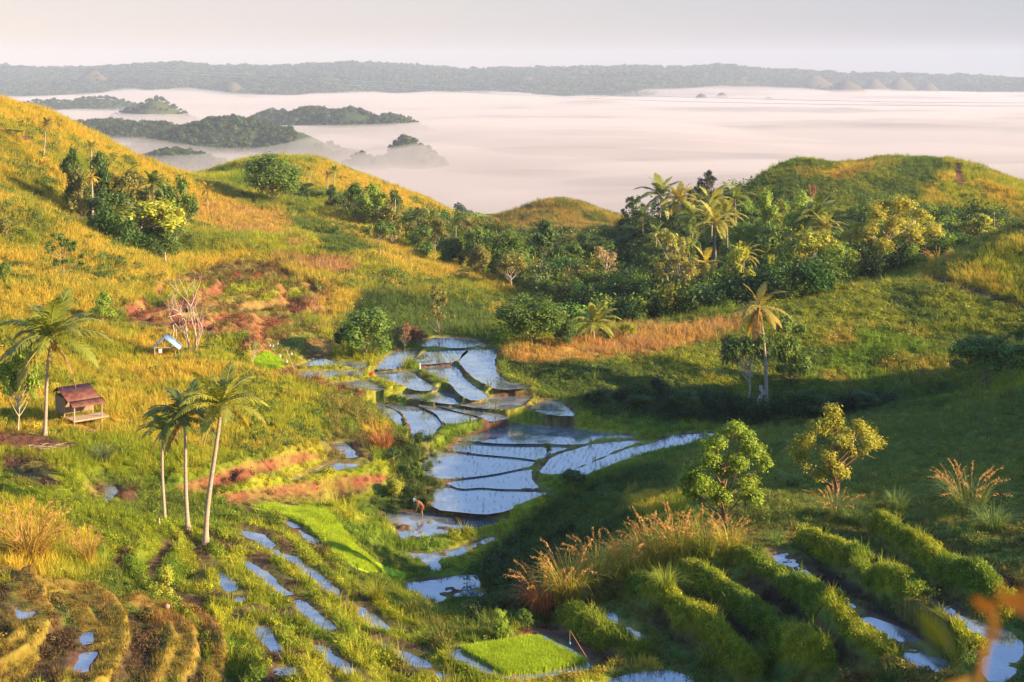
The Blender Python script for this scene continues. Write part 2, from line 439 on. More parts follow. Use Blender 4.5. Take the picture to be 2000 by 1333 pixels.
def far_height(x, y):
    u = x / y
    px = 1000 + F * u
    row = np.interp(px, SKY_PX, SKY_PY)
    # ragged skyline of hills and tree tops
    row = row + (fbm(px, px * 0, 160, 4, 5) - .5) * 9 - (fbm(px, px * 0 + 3, 14, 2, 9) - .5) * 3.2
    crest = 120 - 6500 * (row - HZ) / F
    y0 = 4150 + 1350 * sstep(-.02, .33, u) + 900 * (fbm(px, px * 0 + 7, 260, 3, 15) - .5)
    t = (y - y0) / (6500 - y0)
    prof = sstep(-.05, 1, t) * .55 + np.clip(t, 0, 1) * .45
    z = crest * np.clip(prof, 0, 1)
    z = z + (fbm(x, y, 420, 4, 3) - .42) * 60 * np.clip(t * 3, 0, 1) * np.clip((1.02 - t) * 3, 0, 1)
    z = z + (fbm(x, y, 34, 2, 21) - .5) * 14 * np.clip(t * 4, 0, 1)
    z = np.where(y > 6500, np.minimum(z, crest - (y - 6500) * .03), z)
    cone = np.zeros(len(x))
    for cx, cy, d, r in CONES:
        X = d * (cx - 1000) / F; top = 120 - d * (cy - HZ) / F
        rr = np.hypot(x - X, y - d) / r
        c = top - 60 * (np.sqrt(rr * rr + .05) - .22)
        z = np.maximum(z, c); cone = np.maximum(cone, (c >= z - 1e-6) & (rr < 1.6))
    plain = (fbm(x, y, 260, 3, 31) - .5) * 10
    isl = np.zeros(len(x))
    for cx, cy, d, a, b, kind in ISLES:
        X = d * (cx - 1000) / F; top = 120 - d * (cy - HZ) / F - 3.5
        r = np.hypot((x - X) / a, (y - d) / b)
        c = top * np.exp(-(r ** 2) * .8) if kind == 'dome' else top * np.clip(1.12 - .62 * np.sqrt(r * r + .04), 0, 1)
        isl = np.maximum(isl, c)
    z = np.maximum(z, 0) + plain * np.clip(1 - t * 3, 0, 1)
    return np.maximum(z, isl), cone, isl

_u_in = np.linspace(-0.40, 0.40, 900)
_t = np.linspace(0, 1, 70)[1:]
_u = np.concatenate([-(0.40 + _t ** 1.6 * 1.7)[::-1], _u_in, 0.40 + _t ** 1.6 * 1.7])
_ly = np.concatenate([np.linspace(math.log(2.0), math.log(50), 130)[:-1],
                      np.linspace(math.log(50), math.log(235), 760)[:-1],
                      np.linspace(math.log(235), math.log(450), 190)[:-1],
                      np.linspace(math.log(450), math.log(8600), 400)])
NU, NV = len(_u), len(_ly)
U, LY = np.meshgrid(_u, _ly)          # rows = distance
GY = np.exp(LY).ravel(); GX = (U * np.exp(LY)).ravel()
NEAR = GY < 760

H = np.zeros(NU * NV)
_b = np.zeros(NU * NV)
# the smooth base is evaluated on every second node and interpolated
_ri = np.where(np.exp(_ly) < 760)[0]
nr = _ri[-1] + 1
_rs = np.unique(np.concatenate([np.arange(0, nr, 3), [nr - 1]]))
_cs = np.unique(np.concatenate([np.arange(0, NU, 3), [NU - 1]]))
_sub = base_height((_u[_cs][None] * np.exp(_ly[_rs])[:, None]).ravel(), np.repeat(np.exp(_ly[_rs]), len(_cs))).reshape(len(_rs), len(_cs))
_tmp = np.stack([np.interp(_u, _u[_cs], r) for r in _sub])
_full = np.stack([np.interp(_ly[:nr], _ly[_rs], _tmp[:, j]) for j in range(NU)], 1)
_b[:nr * NU] = _full.ravel()

SD = np.full(NU * NV, 50.0)        # distance to the nearest paddy edge, negative inside
PID = np.full(NU * NV, -1)
BND = np.zeros(NU * NV)            # 1 on a bund's crest
BID = np.full(NU * NV, -1)
hn = _b.copy()
# gentle humps and hollows on the slopes, rougher further from the terraces
_nx, _ny = GX[:nr * NU], GY[:nr * NU]
_rough = (fbm(_nx, _ny, 9, 4, 1) - .5) * 1.1 + (fbm(_nx, _ny, 1.6, 3, 2) - .5) * .35
hn[:nr * NU] += _rough * np.clip(_ny / 90, .3, 1.4) + (fbm(_nx, _ny, 30, 3, 4) - .5) * 4.2 * sstep(145, 195, _ny)
for bi, (pl, h, a, b) in enumerate(BUND_W):
    lo, hi = pl.min(0) - 4, pl.max(0) + 4
    m = np.where((GX > lo[0]) & (GX < hi[0]) & (GY > lo[1]) & (GY < hi[1]))[0]
    P = np.stack([GX[m], GY[m]], 1)
    best = np.full(len(m), 99.0); sg = np.ones(len(m))
    if bi < 18: P = P + np.stack([fbm(P[:, 0], P[:, 1], 2.2, 3, 41) - .5, fbm(P[:, 0], P[:, 1], 2.2, 3, 43) - .5], 1) * (.25 if bi < 3 else .9 if bi < 11 else .5)
    for i in range(len(pl) - 1):
        d, s, t = seg_dist(P, pl[i], pl[i + 1])
        k = d < best
        best[k] = d[k]; sg[k] = s[k]
    wv = 1 + (fbm(P[:, 0], P[:, 1], 1.2, 2, 40 + bi) - .5) * .9
    wd = np.where(sg > 0, a, b) * wv
    prof = np.exp(-(best / wd) ** 2 * 1.1) if bi >= 18 else np.where(sg > 0, np.exp(-(best / wd) ** 4), np.exp(-(best / wd * 1.1) ** 1.5)) if bi < 3 else np.exp(-(best / wd * .95) ** 2.5)
    if bi in (24, 25): hn[m] += prof * (fbm(P[:, 0], P[:, 1], .9, 3, 45) - .5) * .7      # crumbling earth
    hn[m] += h * prof * ((.45 + .75 * fbm(P[:, 0], P[:, 1], 2.6, 3, 3)) if 3 <= bi < 11 else (.75 + .35 * fbm(P[:, 0], P[:, 1], 2.0, 3, 3)) if not 11 <= bi < 17 else (.30 + 1.05 * fbm(P[:, 0], P[:, 1], 2.4, 3, 3)))
    if 11 <= bi < 17: hn[m] -= .55 * np.exp(-(best / 2.2) ** 2) * (1 - prof)      # the ditch dug along each bund
    k = prof > BND[m]
    BND[m] = np.where(k, prof, BND[m]); BID[m] = np.where(k & (prof > .12), bi, BID[m])
# stepped terraces: the slope broken into level treads and short earth risers
RISER = np.zeros(NU * NV); RISER_FR = np.full(NU * NV, -1.0)
def terrace(poly, d0, d1, step, soft, phase=0.0):
    p = np.array(poly, float)
    m = np.where((GY > d0) & (GY < d1) & (np.abs(GX / GY) < .42))[0]
    row = HZ - F * _b[m] / GY[m]; col = 1000 + F * GX[m] / GY[m]
    wgt = sstep(soft, -soft, poly_sd(np.stack([col, row], 1), p))
    k = wgt > .01; m, wgt = m[k], wgt[k]
    z = _b[m] + (fbm(GX[m], GY[m], 9, 3, 77) - .5) * step * 1.1
    t = z / step + phase; fr = t - np.floor(t)
    stepz = (np.floor(t) + sstep(.66, .98, fr) - phase) * step
    lip = .17 * np.exp(-((fr - .03) / .11) ** 2) + .17 * np.exp(-((fr - 1.03) / .11) ** 2)
    RISER_FR[m] = np.where(wgt > .5, fr, RISER_FR[m])
    hn[m] += wgt * (stepz + lip - z) + 0.0
    RISER[m] = np.maximum(RISER[m], wgt * sstep(.62, .72, fr) * sstep(1.0, .93, fr))
terrace([(230,600),(330,545),(470,505),(560,525),(640,570),(660,650),(650,700),(560,720),(470,690),(420,650),(330,640)], 128, 225, 1.05, 12)
terrace([(150,1080),(330,1060),(440,1000),(500,1018),(556,1032),(620,1085),(700,1130),(770,1175),(880,1300),(880,1345),(420,1345),(400,1230),(330,1170)], 48, 104, .50, 14)
FG_T = RISER_FR.copy()
for pi, p in enumerate(PAD):
    lo, hi = p['w'].min(0) - 4, p['w'].max(0) + 4
    m = np.where((GX > lo[0]) & (GX < hi[0]) & (GY > lo[1]) & (GY < hi[1]))[0]
    s = poly_sd(np.stack([GX[m], GY[m]], 1), p['wr'])
    k = s < SD[m]
    SD[m[k]] = s[k]; PID[m[k]] = pi
m = np.where(SD < 3.5)[0]
lev = -np.array([p['drop'] for p in PAD])[PID[m]]
mud = np.array([p['mud'] for p in PAD])[PID[m]]
s = SD[m] - .12 + (fbm(GX[m], GY[m], 1.1, 3, 51) - .5) * .32
n1 = fbm(GX[m], GY[m], 1.3, 4, 52)
big = np.clip(GY[m] / 110, .5, 1.2)
bed = lev - .10 + mud * np.maximum(n1 - .47, -.05) * 1.1
lip = lev + (.05 + .09 * sstep(.05, .4, s)) * big + (n1 - .5) * .14
z = np.where(s < 0, bed, 0) + np.where(s >= 0, lip, 0)
z = np.where((s > -.25) & (s < .12), bed + (lip - bed) * sstep(-.25, .12, s), z)
w = sstep(.35, 1.9, s)
hn[m] = z * (1 - w) + hn[m] * w

fz, CONE, ISL = far_height(GX, GY)
tf = sstep(430, 720, GY)
H = np.where(GY < 430, hn + ZC, 0)
mm = (GY >= 430) & NEAR
H[mm] = (np.maximum(hn[mm] + ZC, 0)) * (1 - tf[mm]) + np.maximum(fz[mm], 0) * tf[mm]
H[~NEAR] = fz[~NEAR]
HG = H.reshape(NV, NU)
ROWS = (HZ + F * (ZC - HG) / np.exp(_ly)[:, None])       # photo row of every ground node

def ground(x, y):
    """height of the finished ground"""
    x = np.atleast_1d(np.asarray(x, float)); y = np.atleast_1d(np.asarray(y, float))
    fu = np.interp(x / y, _u, np.arange(NU)); fv = np.interp(np.log(y), _ly, np.arange(NV))
    iu = np.clip(fu.astype(int), 0, NU - 2); iv = np.clip(fv.astype(int), 0, NV - 2)
    a, b = fu - iu, fv - iv
    r = (HG[iv, iu] * (1 - a) + HG[iv, iu + 1] * a) * (1 - b) + (HG[iv + 1, iu] * (1 - a) + HG[iv + 1, iu + 1] * a) * b
    return r if len(r) > 1 else float(r[0])

def place(px, py):
    """the visible ground point at a photo pixel"""
    fu = np.interp((px - 1000) / F, _u, np.arange(NU)); iu = int(round(fu))
    col = ROWS[:, iu]
    k0 = int(np.searchsorted(_ly, math.log(40)))
    k = k0 + int(np.argmax(col[k0:] <= py))
    d = math.exp(_ly[k])
    x = d * (px - 1000) / F
    return Vector((x, d, ground(x, d)))

def place_d(px, d):
    x = d * (px - 1000) / F
    return Vector((x, d, ground(x, d)))

# running minimum of the photo row from near to far: a node is in sight when it is at (or near) that minimum
_rm = np.minimum.accumulate(np.where(np.exp(_ly)[:, None] < 30, 9e9, ROWS), 0)
SEEN = ((ROWS <= _rm + 9) & (np.exp(_ly)[:, None] > 30)).ravel()
GPX = 1000 + F * np.repeat(_u[None], NV, 0).ravel()
GPY = ROWS.ravel()
# ---------------------------------------------------------------- materials
def new_mat(name):
    m = bpy.data.materials.new(name); m.use_nodes = True
    nt = m.node_tree
    return m, nt, nt.nodes['Principled BSDF']

def simple_mat(name, rgb, rough=.8, noise=0.0, scale=6.0, spec=.3, metal=0.0, rgb2=None, bump=0.0, stretch=None):
    m, nt, p = new_mat(name)
    p.inputs['Roughness'].default_value = rough
    p.inputs['Specular IOR Level'].default_value = spec
    p.inputs['Metallic'].default_value = metal
    p.inputs['Base Color'].default_value = (*rgb, 1)
    if noise or rgb2 or bump:
        tc = nt.nodes.new('ShaderNodeTexCoord')
        tx = nt.nodes.new('ShaderNodeTexNoise')
        tx.inputs['Scale'].default_value = scale; tx.inputs['Detail'].default_value = 5
        if stretch:
            mp = nt.nodes.new('ShaderNodeMapping'); mp.inputs['Scale'].default_value = stretch
            nt.links.new(tc.outputs['Object'], mp.inputs[0]); nt.links.new(mp.outputs[0], tx.inputs[0])
        else:
            nt.links.new(tc.outputs['Object'], tx.inputs[0])
        mx = nt.nodes.new('ShaderNodeMix'); mx.data_type = 'RGBA'
        rr = nt.nodes.new('ShaderNodeMapRange')
        rr.inputs['From Min'].default_value = .32; rr.inputs['From Max'].default_value = .68
        nt.links.new(tx.outputs[0], rr.inputs[0]); nt.links.new(rr.outputs[0], mx.inputs['Factor'])
        mx.inputs['A'].default_value = (*[c * (1 - noise) for c in rgb], 1)
        b = rgb2 if rgb2 else [c * (1 + noise) for c in rgb]
        mx.inputs['B'].default_value = (*b, 1)
        nt.links.new(mx.outputs['Result'], p.inputs['Base Color'])
        if bump:
            bp = nt.nodes.new('ShaderNodeBump'); bp.inputs['Strength'].default_value = bump
            nt.links.new(tx.outputs[0], bp.inputs['Height']); nt.links.new(bp.outputs[0], p.inputs['Normal'])
    return m

def leaf_mat(name, source, trans=.35, rough=.55, spec=.25, fixed=None, var=.35, tint=(1.25, 1.05, .6)):
    """foliage: colour from 'instancer' attribute, 'object' colour or fixed; leaf-to-leaf variation from attribute 'var'"""
    m = bpy.data.materials.new(name); m.use_nodes = True
    nt = m.node_tree; nt.nodes.clear()
    N, L = nt.nodes.new, nt.links.new
    out = N('ShaderNodeOutputMaterial')
    if source == 'instancer':
        a = N('ShaderNodeAttribute'); a.attribute_type = 'INSTANCER'; a.attribute_name = 'col'; c = a.outputs['Color']
    elif source == 'object':
        a = N('ShaderNodeObjectInfo'); c = a.outputs['Color']
    else:
        a = N('ShaderNodeRGB'); a.outputs[0].default_value = (*fixed, 1); c = a.outputs[0]
    v = N('ShaderNodeAttribute'); v.attribute_name = 'var'
    mr = N('ShaderNodeMapRange'); mr.inputs['To Min'].default_value = 1 - var; mr.inputs['To Max'].default_value = 1 + var
    L(v.outputs['Fac'], mr.inputs[0])
    vv = N('ShaderNodeVectorMath'); vv.operation = 'SCALE'
    L(c, vv.inputs[0]); L(mr.outputs[0], vv.inputs['Scale'])
    d = N('ShaderNodeBsdfPrincipled')
    d.inputs['Roughness'].default_value = rough; d.inputs['Specular IOR Level'].default_value = spec
    L(vv.outputs[0], d.inputs['Base Color'])
    t = N('ShaderNodeBsdfTranslucent')
    tt = N('ShaderNodeVectorMath'); tt.operation = 'MULTIPLY'; tt.inputs[1].default_value = tint
    L(vv.outputs[0], tt.inputs[0]); L(tt.outputs[0], t.inputs['Color'])
    mx = N('ShaderNodeMixShader'); mx.inputs[0].default_value = trans
    L(d.outputs[0], mx.inputs[1]); L(t.outputs[0], mx.inputs[2]); L(mx.outputs[0], out.inputs[0])
    return m

# ---------------------------------------------------------------- what grows where: soil colours and plant cover
GOLD = (.61, .45, .055); YEL = (.42, .42, .035); GRN = (.20, .29, .03); LUSH = (.29, .34, .022)
DGRN = (.08, .125, .03); MID = (.14, .20, .04); TAN = (.52, .30, .12); RED = (.27, .095, .05); MUD = (.15, .075, .048)
DMUD = (.06, .036, .028); STRAW = (.60, .38, .09); BED = (.45, .60, .04); RUST = (.42, .20, .065); OLIVE = (.27, .23, .05); RICE = (.34, .37, .07)

near_n = np.where(GY < 432)[0]
X_, Y_, PX_, PY_ = GX[near_n], GY[near_n], GPX[near_n], GPY[near_n]
n_big = fbm(X_, Y_, 30, 4, 60); n_mid = fbm(X_, Y_, 7, 4, 61); n_fin = fbm(X_, Y_, 1.3, 3, 62); n_str = fbm(X_ * 1.0, Y_ * .45, 2.6, 3, 63)
COL = np.zeros((len(near_n), 3)); TALL = np.zeros(len(near_n)); WEED = np.zeros(len(near_n)); SHORT = np.zeros(len(near_n))

def mix(a, b, t):
    return np.asarray(a) * (1 - t[:, None]) + np.asarray(b) * t[:, None]

def zone(poly, ca, cb, t, tall, weed, short, d0=0, d1=432, soft=14, wob=26):
    """ground cover inside a photo polygon between two distances; ca/cb mixed by t"""
    global COL, TALL, WEED, SHORT
    if poly is None:
        idx = np.where((Y_ > d0) & (Y_ < d1))[0]; w = np.ones(len(idx))
    else:
        p = np.array(poly, float); lo, hi = p.min(0) - soft - wob, p.max(0) + soft + wob
        idx = np.where((PX_ > lo[0]) & (PX_ < hi[0]) & (PY_ > lo[1]) & (PY_ < hi[1]) & (Y_ > d0) & (Y_ < d1))[0]
        if not len(idx): return
        q = np.stack([PX_[idx] + (n_mid[idx] - .5) * wob * 2, PY_[idx] + (n_fin[idx] - .5) * wob], 1)
        w = sstep(soft, -soft, poly_sd(q, p))
    c = mix(ca, cb, np.clip(t[idx], 0, 1))
    COL[idx] = COL[idx] * (1 - w[:, None]) + c * w[:, None]
    TALL[idx] = TALL[idx] * (1 - w) + tall * w
    WEED[idx] = WEED[idx] * (1 - w) + weed * w
    SHORT[idx] = SHORT[idx] * (1 - w) + short * w

T1 = sstep(.36, .62, n_big * .55 + n_mid * .45)
T2 = sstep(.38, .62, n_mid)
T3 = sstep(.35, .65, n_fin * .5 + n_mid * .5)
T4 = sstep(.40, .60, n_str)
zone(None, GRN, YEL, T2, .3, .3, .6)
# left hillside: golden grass with greener hollows
zone([(-900,0),(420,330),(480,420),(320,520),(380,560),(240,600),(240,660),(340,720),(480,730),(640,770),(700,830),(620,880),(340,935),(150,930),(-900,900)], GRN, GOLD, T1 * .72 + .1 * T4 + .12 + .06 * T3, 1, .2, .3, 100, 420)
zone([(-600,600),(200,640),(480,760),(560,860),(380,930),(-600,930)], LUSH, GOLD, T1 * .5 + .4 * T3, .9, .25, .4, 90, 170)
zone([(330,600),(640,740),(680,800),(560,870),(400,880),(240,700)], YEL, GOLD, T2, 1.3, .1, .2, 100, 170)
zone([(-200,120),(60,195),(300,300),(420,360),(300,360),(120,280),(-200,260)], YEL, GOLD, T2 + .45, 1.2, 0, .2, 180, 420)
# second spur
zone([(330,360),(560,385),(700,420),(820,500),(960,550),(1060,590),(960,640),(820,640),(640,650),(540,560),(330,520)], GRN, GOLD, T1 * .8 + .2 + .06 * T3, 1, .2, .35, 150, 330)
zone([(360,400),(480,390),(640,430),(720,480),(600,500),(440,470)], GRN, STRAW, T1 * .9, .4, .2, .8, 180, 330)
zone([(470,440),(620,480),(800,560),(620,540),(480,480)], YEL, TAN, T2, .7, 0, .4, 150, 330, 18)
zone([(540,560),(650,560),(640,640),(560,620)], GOLD, TAN, T2, 1.5, 0, .2, 150, 230)
zone([(700,480),(840,530),(1040,580),(960,560),(800,500)], GOLD, STRAW, T2, 1.2, 0, .2, 180, 280)
zone([(560,400),(660,440),(740,500),(660,500),(560,450)], MID, YEL, T2, .4, .7, .5, 200, 330)
zone([(720,570),(860,580),(960,600),(960,660),(700,680),(660,640)], MID, DGRN, T2, .5, .5, .6, 150, 230)
# back hill and small hills
zone([(380,330),(500,305),(640,310),(780,360),(940,430),(940,460),(800,420),(640,370),(480,350)], YEL, GOLD, T1 + .3, .9, .1, .3, 300, 432)
zone([(380,340),(500,308),(600,315),(560,350),(440,370)], GRN, YEL, T2, .6, .1, .6, 300, 432)
zone([(920,440),(1000,400),(1100,385),(1220,425),(1220,470),(1000,480)], OLIVE, STRAW, T2 * .6, 1, .1, .3, 320, 432)
# forest floor
zone([(620,370),(800,420),(960,490),(1090,590),(1240,640),(1460,620),(1800,525),(2100,430),(2100,470),(1960,400),(1450,360),(1200,440),(1000,470),(900,470)], DGRN, MID, T2, 0, .5, .2, 188, 345, 10)
# back right hill
zone([(1440,380),(1540,315),(1700,312),(1860,305),(2100,390),(2100,430),(1900,420),(1700,430),(1500,430)], MID, YEL, T2 * .4, .2, 1.0, .7, 270, 420)
zone([(1860,320),(2100,380),(2100,440),(1960,420),(1850,400),(1790,400)], YEL, GOLD, T2, 1, .2, .3, 270, 420)
zone([(1560,340),(1660,322),(1740,318),(1640,350)], GOLD, RUST, T2, 1, 0, .3, 270, 420)
zone([(1862,318),(1872,318),(1885,362),(1868,366)], MUD, RED, T2, 0, 0, 0, 270, 420, 3, 3)
# far right hill
zone([(960,690),(1200,640),(1460,615),(1620,570),(1800,520),(2300,380),(2300,800),(1100,790),(1000,750)], MID, YEL, T2 * .4 + T3 * .2, .15, 1.5, .6, 136, 225)
zone([(960,690),(1200,648),(1450,622),(1440,650),(1300,690),(1180,705),(1020,715)], STRAW, TAN, T3, .45, 0, .9, 140, 200, 10)
zone([(1780,540),(1860,500),(2000,450),(2200,400),(2200,600),(2000,600),(1900,560)], YEL, GOLD, T2 * .8, .8, .3, .4, 140, 225)
zone([(1640,640),(1800,650),(1900,720),(1760,760),(1560,760)], GRN, STRAW, T2 * .6, .2, .5, .7, 136, 200)
zone([(1800,538),(1850,545),(1940,575),(2010,602),(2010,612),(1930,586),(1840,556),(1800,546)], DMUD, MUD, T2, 0, 0, 0, 140, 225, 4, 4)
zone([(1000,760),(1120,790),(1400,800),(2000,780),(2000,800),(1450,840),(1180,820),(1080,790)], DGRN, MID, T2, .2, .6, .7, 120, 160)
# right foreground slope: short shaded pasture with rank patches
zone([(1090,1010),(1180,940),(1300,890),(1420,845),(2400,700),(2400,1050),(1700,1040),(1500,1060),(1100,1100)], (.22, .26, .05), (.29, .31, .05), T2 * .7, .12, .15, 1.2, 60, 140)
zone([(900,1130),(1080,980),(1180,930),(1300,900),(1330,1000),(1200,1060),(1050,1120),(960,1240),(880,1240)], DGRN, MID, T2, .8, .7, .6, 70, 135)
zone([(1230,960),(1340,965),(1350,1010),(1240,1020)], GRN, GOLD, T3, 1.2, 0, .6, 70, 110)
zone([(1080,1120),(1450,1030),(2000,1010),(2300,1000),(2300,1400),(1300,1400),(1100,1260)], OLIVE, MID, T3, .06, .3, .5, 40, 82)
# gullies between the right-hand bunds: wet black mud
for g in ([(1290,1180),(1380,1240),(1440,1300),(1330,1270),(1270,1220)],[(1360,1150),(1480,1210),(1560,1290),(1500,1300),(1430,1225),(1350,1165)],[(1460,1120),(1560,1175),(1640,1240),(1700,1300),(1640,1300),(1560,1220),(1450,1150)],
          [(1500,1070),(1580,1090),(1680,1150),(1800,1230),(1860,1300),(1780,1320),(1700,1240),(1600,1150),(1520,1110)],[(1620,1045),(1720,1080),(1830,1150),(1960,1240),(2000,1330),(1930,1330),(1880,1220),(1780,1140),(1660,1075)],[(1730,1010),(1850,1060),(1960,1120),(2060,1180),(2060,1240),(1950,1170),(1850,1100)]):
    zone(g, DMUD, OLIVE, T3 * .35, 0, .10, .10, 40, 84, 7, 12)
# left foreground: leafy terraces with mud between the bunds
zone([(-400,950),(200,920),(420,985),(560,1000),(700,1060),(850,1120),(960,1230),(1000,1345),(-400,1345)], mix(GRN, MUD, np.array([.25]))[0], LUSH, T3 * .8 + T2 * .3, .3, .4, .9, 50, 104)
zone([(-300,960),(60,985),(180,1040),(200,1110),(120,1150),(-300,1130)], YEL, GOLD, T3, 1.6, .1, .2, 55, 100)
for g in ([(540,1000),(600,1030),(640,1080),(610,1075),(560,1030)],[(500,1050),(600,1120),(680,1180),(720,1230),(660,1190),(560,1120)],[(470,1095),(560,1150),(640,1215),(560,1180)],[(700,1250),(790,1285),(860,1320),(800,1330),(720,1280)],[(560,1250),(640,1290),(660,1330),(590,1330)],[(420,1200),(470,1250),(470,1320),(420,1260)]):
    zone(g, MUD, OLIVE, T3, .05, .35, .2, 50, 104, 8, 18)
for g in ([(100,1165),(170,1170),(205,1195),(215,1240),(190,1290),(170,1330),(130,1330),(150,1260),(150,1210)],[(262,1195),(310,1205),(345,1230),(340,1262),(300,1250)]):
    zone(g, MUD, OLIVE, T3 * .7, 0, .45, .3, 50, 80, 6, 12)
zone([(0,885),(90,900),(120,945),(60,950),(0,925)], MUD, OLIVE, T3, .1, .2, .2, 80, 112, 8, 18)
zone([(160,945),(260,950),(260,975),(180,980)], MUD, OLIVE, T3, .1, .2, .2, 80, 112, 8, 18)
zone([(-60,838),(90,850),(140,875),(60,880),(-60,870)], RED, MUD, T3, 0, .05, .1, 90, 125, 8, 14)
zone([(130,825),(170,832),(205,842),(190,848),(140,835)], RED, TAN, T3, 0, 0, .1, 90, 130, 5, 6)
# red earth banks and cuts
zone([(340,950),(480,905),(600,880),(640,890),(560,915),(440,950),(360,970)], RED, OLIVE, T3 * .6, 0, .12, .12, 85, 125, 5, 10)
zone([(380,970),(560,930),(640,905),(600,935),(440,970)], MUD, RED, T3, 0, .1, .1, 85, 125, 6, 8)
zone([(440,965),(560,945),(700,925),(780,925),(740,945),(560,975),(440,985)], RED, OLIVE, T3 * .6, 0, .12, .12, 85, 125, 5, 10)
zone([(450,985),(560,975),(720,950),(760,950),(640,980),(480,1000)], MUD, OLIVE, T3, 0, .2, .2, 85, 120, 6, 8)
zone([(420,955),(560,930),(700,905),(760,905),(700,925),(560,945),(430,965)], LUSH, YEL, T3, .1, .6, .5, 85, 125, 5, 8)
zone([(236,608),(320,596),(400,575),(480,580),(570,612),(560,640),(500,650),(420,662),(330,650),(250,634)], RED, OLIVE, T2 * .7, 0, .1, .12, 130, 200, 6, 8)
zone([(400,590),(430,572),(520,560),(600,556),(640,580),(600,590),(480,575)], OLIVE, LUSH, T3, 0, .2, .6, 130, 215, 6, 8)
zone([(340,545),(400,525),(470,510),(545,518),(580,550),(440,566)], OLIVE, MUD, T3, 0, .25, .4, 150, 225, 6, 8)
zone([(380,560),(560,560),(560,580),(400,590)], LUSH, YEL, T3, .1, .4, .6, 140, 220, 6, 10)
zone([(520,650),(620,640),(650,680),(600,700),(520,700)], RICE, OLIVE, T4, .05, .4, .7, 130, 190, 8, 8)
for g in ([(540,592),(590,585),(620,610),(570,625)],[(490,690),(620,740),(760,775),(720,780),(600,755),(500,720)]):
    zone(g, RED, MUD, T3 * .6, 0, .2, .1, 125, 200, 6, 10)
zone([(620,770),(700,780),(740,830),(700,860),(640,850)], OLIVE, GRN, T3, .4, .5, .3, 110, 150, 8, 12)
zone([(700,830),(760,830),(770,880),(720,880)], GOLD, RUST, T3, 1.2, 0, .2, 105, 140, 6, 10)
zone([(620,850),(720,860),(730,905),(650,910)], DMUD, OLIVE, T3, .1, .3, .2, 100, 135, 6, 10)
zone([(740,870),(850,860),(850,1000),(760,1010),(700,980),(790,950)], DGRN, MID, T3, .5, .8, .4, 95, 130, 8, 14)
# level terraces: rice nursery strip and seedbed
NURSERY = [(492,991),(540,985),(596,991),(641,1002),(657,1019),(677,1044),(697,1072),(730,1097),(800,1125),(783,1133),(736,1125),(697,1111),(652,1083),(624,1052),(596,1027),(568,1013),(526,1002)]
zone(NURSERY, BED, BED, T2, 0, 0, 0, 80, 110, 2, 3)
SEEDBED = [(900,1270),(968,1261),(1035,1248),(1056,1251),(1146,1296),(1054,1314),(987,1320),(949,1296)]
GREENBED = [(492,701),(540,696),(560,710),(545,722),(500,720)]
zone(GREENBED, BED, BED, T2, 0, 0, 0, 130, 160, 2, 2)
zone([(1000,1250),(1060,1215),(1120,1230),(1200,1270),(1190,1300),(1140,1290),(1090,1250),(1010,1255)], MUD, RED, T3 * .6, 0, .1, .05, 55, 80, 5, 8)
zone([(880,1265),(960,1255),(1040,1225),(1060,1235),(970,1262),(890,1275)], RED, MUD, T3, 0, .1, .05, 55, 80, 4, 6)
zone([(1000,1110),(1100,1110),(1100,1200),(1020,1210)], MID, OLIVE, T3, .3, .6, .3, 70, 100, 8, 12)
zone([(800,1185),(920,1170),(960,1210),(1000,1260),(900,1270),(800,1260)], GRN, OLIVE, T3, .5, .9, .3, 60, 100, 8, 12)

# bunds: mown straw on the curved ones, leaves on the rest
_bid, _bnd = BID[near_n], BND[near_n]
for bi in range(len(BUND_W)):
    k = np.where((_bid == bi) & (_bnd > .25))[0]
    w = sstep(.22, .5, _bnd[k])
    if bi < 3:   c = mix((.30, .27, .035), (.36, .18, .05), np.clip(T3[k] * .5 + T2[k] * .5, 0, 1)); tl, wd, sh = 0, .08, 1.2
    elif bi < 11: continue
    elif bi < 17: c = mix(mix(GRN, LUSH, T2[k]), YEL, T3[k] * .7); tl, wd, sh = .45, .9, 1.1
    elif bi == 18: c = mix(OLIVE, GOLD, T3[k]); tl, wd, sh = .2, .6, .8
    elif bi < 24: c = mix(RED, OLIVE, T3[k]); tl, wd, sh = .1, .2, .5
    else: continue
    COL[k] = COL[k] * (1 - w[:, None]) + c * w[:, None]
    TALL[k] = TALL[k] * (1 - w) + tl * w; WEED[k] = WEED[k] * (1 - w) + wd * w; SHORT[k] = SHORT[k] * (1 - w) + sh * w
# stepped terraces of the left foreground: grassy lips and risers, wet mud along the treads
_fr = FG_T[near_n]
k = np.where((_fr >= 0) & (Y_ < 110))[0]
fr = _fr[k] + (n_fin[k] - .5) * .16
chan = sstep(.16, .26, fr) * sstep(.66, .56, fr) * sstep(.30, .46, n_mid[k] * .6 + n_big[k] * .4 + .06)
cm = mix(mix(MUD, DMUD, T2[k]), OLIVE, np.clip(T3[k] * .55, 0, 1)); cg = mix(mix(GRN, LUSH, T2[k]), YEL, T3[k])
COL[k] = cm * chan[:, None] + cg * (1 - chan[:, None])
TALL[k] = .4 * (1 - chan); WEED[k] = .10 * chan + .5 * (1 - chan); SHORT[k] = .15 * chan + 1.2 * (1 - chan)
zone(NURSERY, BED, BED, T2, 0, 0, 0, 80, 110, 2, 3)
